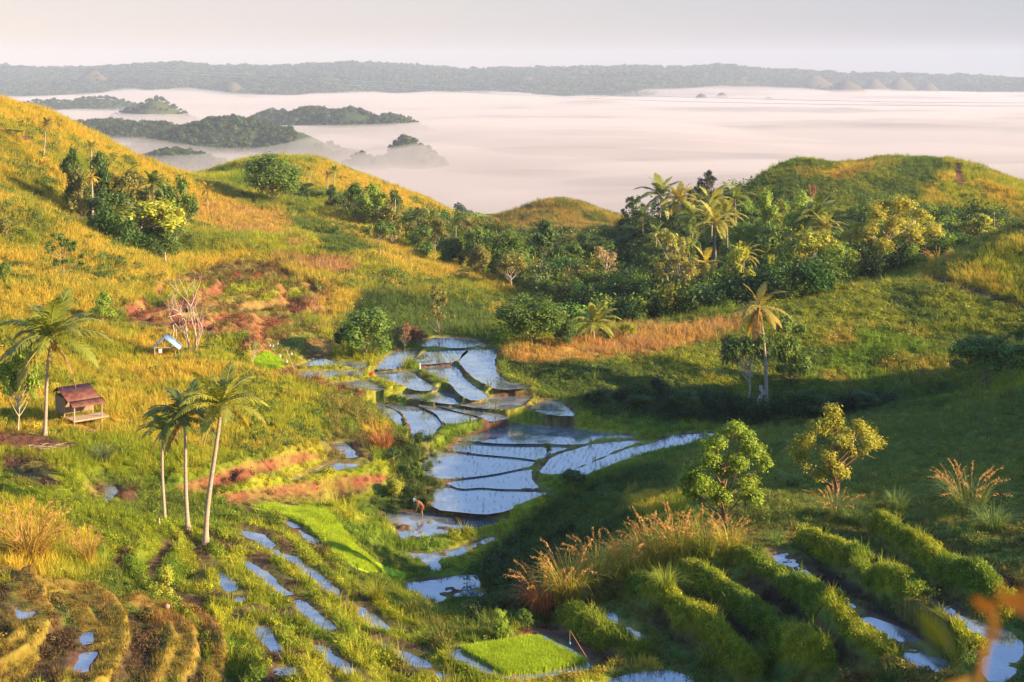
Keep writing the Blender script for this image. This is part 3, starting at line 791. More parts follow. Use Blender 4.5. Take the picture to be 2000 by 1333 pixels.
# dark floors between the curved rows
zone([(-60,1150),(20,1142),(120,1165),(260,1185),(340,1205),(400,1250),(400,1340),(-60,1340)], MUD, (.12, .16, .03), T3 * .9 + .2, .02, .5, .35, 50, 80, 8, 10)
for bi in (0, 1, 2, 26, 27, 28, 29, 30):
    k = np.where((_bid == bi) & (_bnd > .3))[0]
    w = sstep(.28, .5, _bnd[k])
    c = mix((.27, .20, .035), (.30, .145, .045), np.clip(T3[k] * .5 + T2[k] * .5, 0, 1))
    COL[k] = COL[k] * (1 - w[:, None]) + c * w[:, None]
    TALL[k] *= 1 - w; WEED[k] = WEED[k] * (1 - w) + .04 * w; SHORT[k] = SHORT[k] * (1 - w) + 1.1 * w
# risers of the stepped terraces
_rs = RISER[near_n]
k = np.where(_rs > .05)[0]
w = np.clip(_rs[k] * 1.3, 0, 1) * (Y_[k] > 120)
c = np.where((Y_[k] > 120)[:, None], mix(RED, OLIVE, T3[k] * .6), mix(MUD, OLIVE, T3[k] * .8))
COL[k] = COL[k] * (1 - w[:, None]) + c * w[:, None]
TALL[k] *= 1 - w; WEED[k] *= 1 - .85 * w; SHORT[k] *= 1 - .7 * w
k = np.where((_bid >= 11) & (_bid < 17))[0]
WEED[k] *= .15 + 1.4 * sstep(.38, .62, fbm(X_[k], Y_[k], 1.9, 3, 88))
# paddy beds and their lips
_sd, _pid = SD[near_n], PID[near_n]
k = np.where((_pid >= 0) & (_sd < .9))[0]
s = _sd[k] + (n_fin[k] - .5) * .5
w = np.where(Y_[k] < 106, sstep(.42, .02, s), sstep(.75, .15, s))
lip = mix(MUD, OLIVE, T3[k])
COL[k] = COL[k] * (1 - w[:, None]) + lip * w[:, None]
_keep = np.where(Y_[k] < 106, sstep(-.02, .4, s), sstep(.1, .85, s))
TALL[k] *= _keep; WEED[k] *= np.where(Y_[k] < 106, sstep(.15, .7, s), sstep(.3, 1.1, s)); SHORT[k] *= _keep
COL *= (.86 + .28 * n_fin)[:, None]

G_COL = np.zeros((NU * NV, 3))
G_COL[near_n] = COL * (1 - .42 * np.clip(TALL + WEED * .8 + SHORT * .5, 0, 1) * (1 - (BID[near_n] >= 0) * (BID[near_n] < 3)))[:, None]   # colour darkened under plants to paint in their self-shadow; soil is darker too
far = np.where(GY >= 425)[0]
fn = fbm(GX[far], GY[far], 300, 4, 70); ff = fbm(GX[far], GY[far], 40, 3, 71)
fc_ = mix((.035, .065, .028), (.10, .115, .04), np.clip(sstep(.4, .65, fn) * .6 + ff * .4, 0, 1))
fc_ = fc_ * (1 - CONE[far][:, None] * .6) + np.array((.15, .10, .06)) * CONE[far][:, None] * .6
_w = sstep(425, 470, GY[far])[:, None]
G_COL[far] = np.where(GY[far][:, None] < 432, G_COL[far], fc_ * _w + np.array(GRN) * (1 - _w))

idx = np.arange(NU * NV).reshape(NV, NU)
fc = np.stack([idx[:-1, :-1], idx[:-1, 1:], idx[1:, 1:], idx[1:, :-1]], -1).reshape(-1, 4)
gm, nt, p = new_mat("ground_cover")
a = nt.nodes.new('ShaderNodeAttribute'); a.attribute_name = 'col'
tc = nt.nodes.new('ShaderNodeTexCoord')
nz = nt.nodes.new('ShaderNodeTexNoise'); nz.inputs['Scale'].default_value = 2.2; nz.inputs['Detail'].default_value = 8; nz.inputs['Roughness'].default_value = .65
nt.links.new(tc.outputs['Object'], nz.inputs[0])
mr = nt.nodes.new('ShaderNodeMapRange'); mr.inputs['From Min'].default_value = .3; mr.inputs['From Max'].default_value = .7
mr.inputs['To Min'].default_value = .6; mr.inputs['To Max'].default_value = 1.35
nt.links.new(nz.outputs[0], mr.inputs[0])
vs = nt.nodes.new('ShaderNodeVectorMath'); vs.operation = 'SCALE'
nt.links.new(a.outputs['Color'], vs.inputs[0]); nt.links.new(mr.outputs[0], vs.inputs['Scale'])
nt.links.new(vs.outputs[0], p.inputs['Base Color'])
p.inputs['Roughness'].default_value = 1; p.inputs['Specular IOR Level'].default_value = .05
bp = nt.nodes.new('ShaderNodeBump'); bp.inputs['Strength'].default_value = .6; bp.inputs['Distance'].default_value = .25
nt.links.new(nz.outputs[0], bp.inputs['Height']); nt.links.new(bp.outputs[0], p.inputs['Normal'])
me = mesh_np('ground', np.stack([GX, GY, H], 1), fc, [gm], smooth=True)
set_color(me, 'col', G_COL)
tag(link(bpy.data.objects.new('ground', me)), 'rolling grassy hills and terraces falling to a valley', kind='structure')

# ---------------------------------------------------------------- standing water
wm, nt, p = new_mat("paddy_water")
p.inputs['Base Color'].default_value = (.14, .165, .185, 1)
p.inputs['Roughness'].default_value = .04
p.inputs['IOR'].default_value = 3.6
p.inputs['Specular IOR Level'].default_value = .5
tc = nt.nodes.new('ShaderNodeTexCoord'); nz = nt.nodes.new('ShaderNodeTexNoise')
nz.inputs['Scale'].default_value = 1.2; nz.inputs['Detail'].default_value = 3
nt.links.new(tc.outputs['Object'], nz.inputs[0])
nz2 = nt.nodes.new('ShaderNodeTexNoise'); nz2.inputs['Scale'].default_value = .55; nz2.inputs['Detail'].default_value = 7; nz2.inputs['Roughness'].default_value = .6
nt.links.new(tc.outputs['Object'], nz2.inputs[0])
silt = nt.nodes.new('ShaderNodeMapRange'); silt.inputs['From Min'].default_value = .46; silt.inputs['From Max'].default_value = .66     # silt close under the surface
nt.links.new(nz2.outputs[0], silt.inputs[0])
sc_ = nt.nodes.new('ShaderNodeMix'); sc_.data_type = 'RGBA'
sc_.inputs['A'].default_value = (.13, .155, .17, 1); sc_.inputs['B'].default_value = (.34, .33, .28, 1)
nt.links.new(silt.outputs[0], sc_.inputs['Factor']); nt.links.new(sc_.outputs['Result'], p.inputs['Base Color'])
sr_ = nt.nodes.new('ShaderNodeMapRange'); sr_.inputs['To Min'].default_value = .03; sr_.inputs['To Max'].default_value = .22
nt.links.new(silt.outputs[0], sr_.inputs[0]); nt.links.new(sr_.outputs[0], p.inputs['Roughness'])
bp = nt.nodes.new('ShaderNodeBump'); bp.inputs['Strength'].default_value = .025; bp.inputs['Distance'].default_value = .08
nt.links.new(nz.outputs[0], bp.inputs['Height']); nt.links.new(bp.outputs[0], p.inputs['Normal'])
for pd in PAD:
    w = pd['wr']
    c = w.mean(0)
    # a sheet a little wider than the basin; the rising earth lip gives the shoreline
    a2 = np.roll(w, 1, 0); b2 = np.roll(w, -1, 0)
    tn = b2 - a2; tn /= np.linalg.norm(tn, axis=1)[:, None] + 1e-9
    area = 0.5 * np.sum(w[:, 0] * np.roll(w[:, 1], -1) - np.roll(w[:, 0], -1) * w[:, 1])
    nrm = np.stack([tn[:, 1], -tn[:, 0]], 1) * np.sign(area)
    q = w + nrm * .22
    bm = bmesh.new()
    vs_ = [bm.verts.new((x, y, ZC - pd['drop'])) for x, y in q]
    f = bm.faces.new(vs_)
    bmesh.ops.triangulate(bm, faces=[f])
    bmesh.ops.recalc_face_normals(bm, faces=bm.faces)
    if bm.faces[:][0].normal.z < 0: bmesh.ops.reverse_faces(bm, faces=bm.faces)
    me = bpy.data.meshes.new('water'); bm.to_mesh(me); bm.free()
    me.materials.append(wm)
    tag(link(bpy.data.objects.new('paddy_water', me)), kind='structure')
# ---------------------------------------------------------------- plant cover too many to count
LIB = {}
def lib_collection(name, meshes):
    """prototypes in a collection that is not part of the scene; only the scattered stuff uses them"""
    c = bpy.data.collections.new(name)
    for i, me in enumerate(meshes):
        c.objects.link(bpy.data.objects.new(name, me))
    return c

def scatter(name, pts, eul, scl, col, protos, label, pick=None):
    me = bpy.data.meshes.new(name)
    me.vertices.add(len(pts)); me.vertices.foreach_set('co', np.asarray(pts, np.float32).ravel())
    for nm, arr in (('rot', eul), ('scl', scl)):
        a = me.attributes.new(nm, 'FLOAT_VECTOR', 'POINT'); a.data.foreach_set('vector', np.asarray(arr, np.float32).ravel())
    a = me.attributes.new('pick', 'INT', 'POINT')
    if pick is None: pick = RNG.integers(0, len(protos), len(pts))
    a.data.foreach_set('value', np.asarray(pick, np.int32))
    set_color(me, 'col', col)
    o = bpy.data.objects.new(name, me)
    ng = bpy.data.node_groups.new(name, 'GeometryNodeTree')
    ng.interface.new_socket('Geometry', in_out='INPUT', socket_type='NodeSocketGeometry')
    ng.interface.new_socket('Geometry', in_out='OUTPUT', socket_type='NodeSocketGeometry')
    N, L = ng.nodes.new, ng.links.new
    gi, go = N('NodeGroupInput'), N('NodeGroupOutput')
    ci = N('GeometryNodeCollectionInfo'); ci.inputs['Collection'].default_value = lib_collection(name + '_kinds', protos)
    ci.inputs['Separate Children'].default_value = True; ci.inputs['Reset Children'].default_value = True
    ip = N('GeometryNodeInstanceOnPoints'); ip.inputs['Pick Instance'].default_value = True
    def attr(nm, ty):
        n = N('GeometryNodeInputNamedAttribute'); n.data_type = ty; n.inputs['Name'].default_value = nm
        return n.outputs['Attribute']
    L(gi.outputs[0], ip.inputs['Points']); L(ci.outputs[0], ip.inputs['Instance'])
    L(attr('pick', 'INT'), ip.inputs['Instance Index'])
    e2r = N('FunctionNodeEulerToRotation'); L(attr('rot', 'FLOAT_VECTOR'), e2r.inputs[0]); L(e2r.outputs[0], ip.inputs['Rotation'])
    L(attr('scl', 'FLOAT_VECTOR'), ip.inputs['Scale'])
    L(ip.outputs[0], go.inputs[0])
    md = o.modifiers.new('scatter', 'NODES'); md.node_group = ng
    tag(o, label, kind='stuff')
    return link(o)

def blades(n, h, w, spread, lean, seed, plume=0.0, droop=.5, segs=3):
    """a tuft of curved tapering grass blades, unit size h"""
    r = np.random.default_rng(seed)
    V, Fq, var = [], [], []
    for i in range(n):
        a = r.uniform(0, 2 * math.pi); rr = spread * math.sqrt(r.uniform())
        bx, by = rr * math.cos(a), rr * math.sin(a)
        da = a + r.normal(0, .6); hh = h * r.uniform(.55, 1.1); ln = lean * r.uniform(.3, 1.2)
        ww = w * r.uniform(.7, 1.3); pa = da + math.pi / 2 + r.normal(0, .5)
        cx, cy = math.cos(pa) * ww, math.sin(pa) * ww
        isp = r.uniform() < plume
        vv = r.uniform(0, 1)
        base = len(V)
        for s in range(segs + 1):
            t = s / segs
            out = ln * hh * t ** 1.8
            z = hh * (t - droop * ln * t ** 3 * .55)
            wd = (1 - t) ** .8 + (.02 if s < segs else 0)
            if isp: wd = max(wd * .6, .9 * math.sin(max(0, t - .45) / .55 * math.pi)) if t > .4 else wd * .6
            x, y = bx + math.cos(da) * out, by + math.sin(da) * out
            V.append((x - cx * wd, y - cy * wd, z)); V.append((x + cx * wd, y + cy * wd, z)); var += [vv, vv]
        for s in range(segs):
            k = base + 2 * s
            Fq.append((k, k + 1, k + 3, k + 2))
    return np.array(V), np.array(Fq), np.array(var)

def leaves_np(c, nrm, size, asp, r):
    """diamond leaves: centres c (N,3), facing nrm, half length size"""
    n = len(c)
    nrm = nrm / (np.linalg.norm(nrm, axis=1)[:, None] + 1e-9)
    t = r.normal(size=(n, 3)); t -= nrm * (t * nrm).sum(1)[:, None]; t /= np.linalg.norm(t, axis=1)[:, None] + 1e-9
    b = np.cross(nrm, t)
    size = np.asarray(size)[:, None] * np.ones((n, 1))
    w = size * asp
    V = np.stack([c - t * size, c + b * w - t * size * .1 + nrm * size * .12, c + t * size, c - b * w - t * size * .1 + nrm * size * .12], 1).reshape(-1, 3)
    Fq = np.arange(n * 4).reshape(n, 4)
    return V, Fq

def mesh_tuft(name, *a, mat=None, **k):
    V, Fq, var = blades(*a, **k)
    me = mesh_np(name, V, Fq, [mat]); set_float(me, 'var', var); return me

GRASS = leaf_mat('grass_blade', 'instancer', trans=.40, rough=.6, spec=.15, var=.22, tint=(1.15, 1.0, .6))
LEAFY = leaf_mat('weed_leaf', 'instancer', trans=.40, rough=.5, spec=.2, var=.4, tint=(1.2, 1.1, .5))

tall_p = [mesh_tuft('tall_tuft', 16, 1.0, .022, .22, .55, 100 + i, mat=GRASS, plume=.25) for i in range(5)]
short_p = [mesh_tuft('short_tuft', 14, .34, .016, .26, .5, 120 + i, mat=GRASS, segs=2) for i in range(4)]
def weed_mesh(i):
    r = np.random.default_rng(140 + i)
    n = 64
    d = r.normal(size=(n, 3)); d[:, 2] = np.abs(d[:, 2]) + .25; d /= np.linalg.norm(d, axis=1)[:, None]
    c = d * (r.uniform(.25, 1, n) ** .6)[:, None] * np.array([.42, .42, .40])
    V, Fq = leaves_np(c, d + r.normal(0, .5, (n, 3)), r.uniform(.035, .08, n), .5, r)
    # a few blades among the leaves
    V2, F2, v2 = blades(7, .5, .016, .2, .5, 150 + i)
    me = mesh_np('weed_tuft', np.concatenate([V, V2]), np.concatenate([Fq, F2 + len(V)]), [LEAFY])
    set_float(me, 'var', np.concatenate([np.repeat(r.uniform(0, 1, n), 4), v2])); return me
weed_p = [weed_mesh(i) for i in range(5)]

SEEN_N = SEEN[near_n]
IN_N = (np.abs(PX_ - 1000) < 1230) & (PY_ < 1420)
_cellw = np.sqrt(np.gradient(np.exp(_ly))[np.arange(NV).repeat(NU)[near_n]] * (np.abs(np.gradient(_u))[np.tile(np.arange(NU), NV)[near_n]]) * Y_)

def pick_nodes(density, n, power=1.0):
    w = density * IN_N * np.where(SEEN_N, 1.0, .12) * _cellw ** (2 * power)
    c = np.cumsum(w); c /= c[-1]
    k = np.searchsorted(c, RNG.uniform(0, 1, n))
    j = RNG.normal(0, .5, (n, 2))
    x = X_[k] + j[:, 0] * .001 * Y_[k]; y = Y_[k] * (1 + j[:, 1] * .002)
    return k, x, y

def cover(name, density, n, protos, label, hmin, hmax, power, tintvar=.16, hue=.07, sink=.04, clump=None):
    k, x, y = pick_nodes(density, n, power)
    z = ground(x, y) - sink
    eul = np.stack([RNG.normal(0, .10, n), RNG.normal(0, .10, n), RNG.uniform(0, 2 * math.pi, n)], 1)
    s = RNG.uniform(hmin, hmax, n) * np.clip(Y_[k] / 130, .8, 1.5)
    if clump is not None:
        s = s * (.55 + .9 * fbm(x, y, clump, 2, 81))
    sc = np.stack([s, s, s * RNG.uniform(.8, 1.25, n)], 1)
    c = COL[k] * RNG.uniform(1 - tintvar, 1 + tintvar, n)[:, None]
    h = RNG.normal(0, hue, n)[:, None]
    c = np.clip(c * (1 + h * np.array([1.0, .1, -.6])), .004, .9)
    # sheets of water stay open
    fu = np.clip(np.round(np.interp(x / y, _u, np.arange(NU))).astype(int), 0, NU - 1)
    fv = np.clip(np.round(np.interp(np.log(y), _ly, np.arange(NV))).astype(int), 0, NV - 1)
    ok = SD[fv * NU + fu] > .16
    return scatter(name, np.stack([x, y, z], 1)[ok], eul[ok], sc[ok], c[ok], protos, label)

NG = 1.0
cover('tall_grass', TALL, int(95000 * NG), tall_p, 'tall golden grass covering the hillsides', .55, 1.05, .75, clump=6)
cover('short_grass', SHORT, int(90000 * NG), short_p, 'short green grass on the slopes and banks', .7, 1.25, .6)
cover('leafy_weeds', WEED, int(95000 * NG), weed_p, 'low leafy weeds on terraces and bunds', .5, 1.25, .6, clump=1.8, tintvar=.4)
_hs = np.where((TALL > .7) & (Y_ > 108), sstep(.5, .72, fbm(X_, Y_, 11, 3, 85)) + .06, 0)
_cs = COL.copy(); COL[:] = np.array((.13, .20, .035)) * (.7 + .6 * n_mid[:, None])
cover('hillside_herbs', _hs, 5200, weed_p, 'scattered dark green herbs in the golden hillside grass', .9, 2.0, .7, tintvar=.35)
COL[:] = _cs
_bt = np.where((BID[near_n] >= 11) & (BID[near_n] < 18) & (BND[near_n] > .55), 1.0, 0) * (Y_ < 110)
cover('bund_weeds', _bt, 3200, weed_p, 'taller leafy weeds along the crests of the bunds', .5, 1.15, .5, clump=1.6, tintvar=.35)

# rice: rows of seedlings in the flooded paddies, dense nursery strip and seedbeds
rice_p = [mesh_tuft('rice_hill', 6, .26, .011, .05, .45, 160 + i, mat=GRASS, segs=2) for i in range(4)]
nurs_p = [mesh_tuft('rice_clump', 16, .22, .014, .16, .35, 170 + i, mat=GRASS, segs=2) for i in range(4)]
RP, RC, RS = [], [], []
for pi, pd in enumerate(PAD):
    if pd['rice'] <= 0: continue
    w = pd['wr']; lo, hi = w.min(0), w.max(0)
    sp = .46
    g = np.stack(np.meshgrid(np.arange(lo[0], hi[0], sp), np.arange(lo[1], hi[1], sp * 1.25)), -1).reshape(-1, 2)
    ang = .25 * math.sin(pi * 2.1); c = w.mean(0)
    g = (g - c) @ np.array([[math.cos(ang), math.sin(ang)], [-math.sin(ang), math.cos(ang)]]) + c + RNG.normal(0, .05, g.shape)
    s = poly_sd(g, w)
    dn = fbm(g[:, 0], g[:, 1], 3, 3, 90 + pi)
    keep = (s < -.15) & ((RNG.uniform(0, 1, len(g)) < pd['rice']) & ((dn > .38) | (pd['rice'] > .75)) | ((s > -.7) & (pd['rice'] > .3)))
    g = g[keep]
    RP.append(np.column_stack([g, np.full(len(g), ZC - pd['drop'] - .04)]))
    RC.append(np.array((.22, .31, .08)) * RNG.uniform(.75, 1.25, (len(g), 1)))
    RS.append(RNG.uniform(.75, 1.2, len(g)) * (1.25 if pd['rice'] > 1.2 else .85))
P_, C_, S_ = np.concatenate(RP), np.concatenate(RC), np.concatenate(RS)
scatter('rice_seedlings', P_, np.column_stack([np.zeros((len(P_), 2)), RNG.uniform(0, 6.28, len(P_))]), np.repeat(S_[:, None], 3, 1), C_, rice_p, 'rows of young rice in the flooded paddies')

def lawn(name, poly, n, drop, label, col, h):
    if drop:
        w = np.array([on_level(x, y, drop) for x, y in poly])
    else:
        w = np.array([[place(x, y).x, place(x, y).y] for x, y in poly])
    lo, hi = w.min(0), w.max(0)
    g = RNG.uniform(lo, hi, (n * 4, 2)); s = poly_sd(g, w); g = g[s < -.05][:n]
    z = np.maximum(ground(g[:, 0], g[:, 1]), (ZC - drop - .02) if drop else -1e9) - .03
    c = np.array(col) * RNG.uniform(.8, 1.2, (len(g), 1)) * (.8 + .4 * fbm(g[:, 0], g[:, 1], .8, 3, 95))[:, None]
    s_ = RNG.uniform(.8, 1.2, (len(g), 1)) * np.array([[1, 1, h]])
    scatter(name, np.column_stack([g, z]), np.column_stack([np.zeros((len(g), 2)), RNG.uniform(0, 6.28, len(g))]), s_, c, nurs_p, label)
lawn('rice_nursery', NURSERY, 9000, None, 'bright green strip of nursery rice', (.44, .56, .04), 1.0)
lawn('rice_seedbed', SEEDBED, 7000, 28.0, 'bright green rice seedbed ringed by water', (.46, .60, .045), 1.5)
lawn('rice_seedbed', GREENBED, 1500, None, 'small bright green seedbed in the upper terraces', (.42, .60, .035), 1.3)
# ---------------------------------------------------------------- trees
LEAF = leaf_mat('tree_leaf', 'object', trans=.33, rough=.5, spec=.25, var=.42, tint=(1.3, 1.15, .45))
FROND = leaf_mat('palm_leaflet', 'object', trans=.30, rough=.45, spec=.35, var=.3, tint=(1.25, 1.1, .5))
BARK = simple_mat('bark', (.23, .165, .11), .9, rgb2=(.36, .27, .19), scale=9, bump=.5, stretch=(1, 1, .25))
BARK_PALE = simple_mat('pale_bark', (.42, .33, .24), .9, rgb2=(.55, .45, .34), scale=9, bump=.4, stretch=(1, 1, .3))
BARK_RED = simple_mat('reddish_bark', (.20, .10, .06), .9, rgb2=(.30, .16, .09), scale=9, bump=.5, stretch=(1, 1, .3))
DEAD = simple_mat('dead_wood', (.50, .36, .26), .85, rgb2=(.60, .45, .34), scale=12)

def tubes(paths, sides=6):
    """tapered tubes along polylines [(points (n,3), radii (n,))]"""
    V, Fq = [], []
    base = 0
    for P, R in paths:
        P = np.asarray(P, float); R = np.asarray(R, float); n = len(P)
        T = np.gradient(P, axis=0); T /= np.linalg.norm(T, axis=1)[:, None] + 1e-9
        ref = np.array([1., 0, 0]) if abs(T[0][2]) > .8 else np.array([0, 0, 1.])
        A = np.cross(T, ref); A /= np.linalg.norm(A, axis=1)[:, None] + 1e-9
        B = np.cross(T, A)
        a = np.linspace(0, 2 * math.pi, sides, endpoint=False)
        ring = P[:, None] + R[:, None, None] * (np.cos(a)[None, :, None] * A[:, None] + np.sin(a)[None, :, None] * B[:, None])
        V.append(ring.reshape(-1, 3))
        i = base + np.arange(n * sides).reshape(n, sides)
        j = np.roll(i, -1, 1)
        Fq.append(np.stack([i[:-1], j[:-1], j[1:], i[1:]], -1).reshape(-1, 4))
        # close the tip with a tiny cap
        base += n * sides
    return np.concatenate(V), np.concatenate(Fq)

def bezier(a, b, bend, n=7, r=None):
    t = np.linspace(0, 1, n)[:, None]
    m = (np.asarray(a) + np.asarray(b)) / 2 + bend
    p = (1 - t) ** 2 * a + 2 * t * (1 - t) * m + t ** 2 * b
    if r is not None: p[1:-1] += r
    return p

def tree_meshes(kind, seed):
    """unit tree (1 high, 1 wide): trunk with limbs, and a crown of separate leaves in clumps"""
    r = np.random.default_rng(seed)
    blobs = []
    tr, leaf, n, clump, trunk_top = .018, .024, 3600, 12, .55
    if kind == 'round':
        for i in range(46):
            d = r.normal(size=3); d /= np.linalg.norm(d)
            if d[2] < -.75: continue
            blobs.append((d * np.array([.36, .36, .34]) + (0, 0, .53), .15 * r.uniform(.8, 1.25)))
        blobs += [((0, 0, .5), .3)] * 3
        n, leaf, clump, trunk_top = 9500, .019, 9, .45
    elif kind == 'bushy':
        for i in range(20):
            a = r.uniform(0, 6.28); q = math.sqrt(r.uniform()) * .36
            z = r.uniform(.16, .86); q *= math.sin(min(1, (1.03 - z) * 1.5) * 1.57) ** .8
            blobs.append((np.array([math.cos(a) * q, math.sin(a) * q, z]), r.uniform(.10, .18)))
        n, leaf, clump = 5200, .022, 9
    elif kind == 'crown':
        for i in range(19):
            a = r.uniform(0, 6.28); q = math.sqrt(r.uniform()) * .38
            z = .46 + r.uniform(0, .46) * (1 - (q / .5) ** 2)
            blobs.append((np.array([math.cos(a) * q, math.sin(a) * q, z]), r.uniform(.09, .16)))
        n, leaf, clump, tr = 4600, .021, 9, .017
    elif kind == 'umbrella':
        for i in range(15):
            a = r.uniform(0, 6.28); q = math.sqrt(r.uniform()) * .42
            blobs.append((np.array([math.cos(a) * q, math.sin(a) * q, .84 - q * q * .6 + r.uniform(-.13, .06)]), r.uniform(.07, .12)))
        n, leaf, clump, tr, trunk_top = 2600, .021, 6, .014, .6
    elif kind == 'tall':
        for i in range(17):
            z = r.uniform(.3, .94); a = r.uniform(0, 6.28); q = r.uniform(0, .36) * (1.1 - z * .6)
            blobs.append((np.array([math.cos(a) * q, math.sin(a) * q, z]), r.uniform(.08, .15)))
        n, leaf, clump, trunk_top = 3400, .022, 7, .85
    elif kind == 'tier':
        for lv in range(6):
            z = .42 + lv * .105; rad = .46 * (1 - lv / 7.5)
            for k in range(6):
                a = r.uniform(0, 6.28); q = rad * r.uniform(.35, 1)
                blobs.append((np.array([math.cos(a) * q, math.sin(a) * q, z + r.normal(0, .02) + q * .08]), r.uniform(.05, .09)))
        n, leaf, clump, trunk_top = 2600, .018, 5, .97
    elif kind == 'sparse':
        for i in range(22):
            z = r.uniform(.35, .97); a = r.uniform(0, 6.28); q = r.uniform(.08, .42) * (1.2 - z * .5)
            blobs.append((np.array([math.cos(a) * q, math.sin(a) * q, z]), r.uniform(.05, .10)))
        n, leaf, clump, tr = 1900, .020, 5, .016
    elif kind == 'open':
        cs = [(-.30,.0,.58),(-.36,.1,.42),(-.17,-.1,.76),(-.10,.1,.88),(.20,.05,.88),(.31,0,.74),(.38,-.08,.58),(.05,-.12,.70),(.02,.12,.56),(-.22,.15,.38),(.16,-.15,.50),(.30,.12,.42),(-.12,-.2,.42),(-.26,-.12,.52),(.1,.2,.66),(-.02,0,.32),(.24,0,.33),(.12,.02,.96)]
        for c in cs: blobs.append((np.array(c) + r.normal(0, .025, 3), r.uniform(.085, .125)))
        n, leaf, clump, tr, trunk_top = 15000, .0118, 8, .028, .6
    elif kind == 'dome':
        cs = [(0,0,.80),(-.18,.05,.78),(.2,-.05,.80),(.34,.05,.70),(-.32,.0,.66),(.0,-.2,.70),(.0,.2,.72),(.42,0,.58),(-.40,.1,.52),(.2,.2,.62),(-.2,-.2,.60),(.25,-.22,.62),(-.08,.02,.94),(.1,0,.52),(-.06,-.05,.36),(.04,.06,.30),(-.2,.05,.25),(-.42,-.06,.44)]
        for c in cs: blobs.append((np.array(c) + r.normal(0, .02, 3), r.uniform(.085, .125)))
        n, leaf, clump, tr, trunk_top = 14000, .0108, 8, .028, .62
    # leaves
    vol = np.array([b[1] ** 2 for b in blobs]); cnt = np.maximum(8, (vol / vol.sum() * n).astype(int))
    C, Nn = [], []
    for (c, rad), k in zip(blobs, cnt):
        c = np.asarray(c, float)
        d = r.normal(size=(clump, 3)); d /= np.linalg.norm(d, axis=1)[:, None]
        d[:, 2] = np.where(d[:, 2] < -.5, -d[:, 2], d[:, 2])
        sub = c + d * rad * r.uniform(.5, 1.0, (clump, 1)) * np.array([1, 1, .8])
        j = r.integers(0, clump, k)
        off = r.normal(0, 1, (k, 3)) * rad * .27
        C.append(sub[j] + off); Nn.append(d[j] * .55 + off / rad + r.normal(0, .45, (k, 3)) + (0, 0, .35))
    C, Nn = np.concatenate(C), np.concatenate(Nn)
    C[:, 2] = np.clip(C[:, 2], .03, None)
    V, Fq = leaves_np(C, Nn, r.uniform(.75, 1.35, len(C)) * leaf * 1.22, .5, r)
    crown = mesh_np('crown', V, Fq, [LEAF])
    set_float(crown, 'var', np.repeat(np.clip(r.normal(.5, .24, len(C)), 0, 1), 4))
    # trunk and limbs
    top = np.array([r.normal(0, .02), r.normal(0, .02), trunk_top])
    main = bezier(np.array([0, 0, -.04]), top, r.normal(0, .02, 3), 9, r.normal(0, .006, (7, 3)))
    paths = [(main, np.linspace(tr, tr * .45, 9) * np.concatenate([[1.6, 1.25], np.ones(7)]))]
    for c, rad in blobs:
        c = np.asarray(c, float)
        k = int(np.clip((c[2] - .25) / max(trunk_top, .1) * 8, 1, 8))
        paths.append((bezier(main[k], c, np.array([0, 0, -.05]) + r.normal(0, .02, 3), 6), np.linspace(tr * .42, tr * .1, 6)))
        for _ in range(2):
            e = c + r.normal(0, rad * .8, 3)
            paths.append((bezier(c * .75 + main[k] * .25, e, r.normal(0, .02, 3), 4), np.linspace(tr * .2, tr * .06, 4)))
    V, Fq = tubes(paths, 5)
    trunk = mesh_np('trunk', V, Fq, [BARK], smooth=True)
    return trunk, crown

TREES = {}
def tree_kind(kind, var):
    key = (kind, var)
    if key not in TREES:
        TREES[key] = tree_meshes(kind, 1000 + 37 * var + sum(map(ord, kind)))
    return TREES[key]

def stand(name, kind, px, base, d, top, wpx, tint, label, cat, group=None, var=0, bark=None, rz=None):
    """a tree on the ground below photo pixel (px, base), or at distance d where its foot is hidden"""
    p = place_d(px, d) if d else place(px, base)
    h = (ZC - p.y * (top - HZ) / F) - p.z
    h = max(h, .4)
    w = wpx * p.y / F
    e = empty(name, p - Vector((0, 0, .03)), RNG.uniform(0, 6.28) if rz is None else rz, label, cat, group, (w, w, h))
    tm, cm = tree_kind(kind, var)
    t = link(bpy.data.objects.new('trunk', tm), e)
    if bark is not None:
        t.material_slots[0].link = 'OBJECT'; t.material_slots[0].material = bark
    c = link(bpy.data.objects.new('crown', cm), e)
    v = RNG.uniform(.88, 1.12)
    c.color = (tint[0] * v, tint[1] * v, tint[2] * v, 1)
    return e

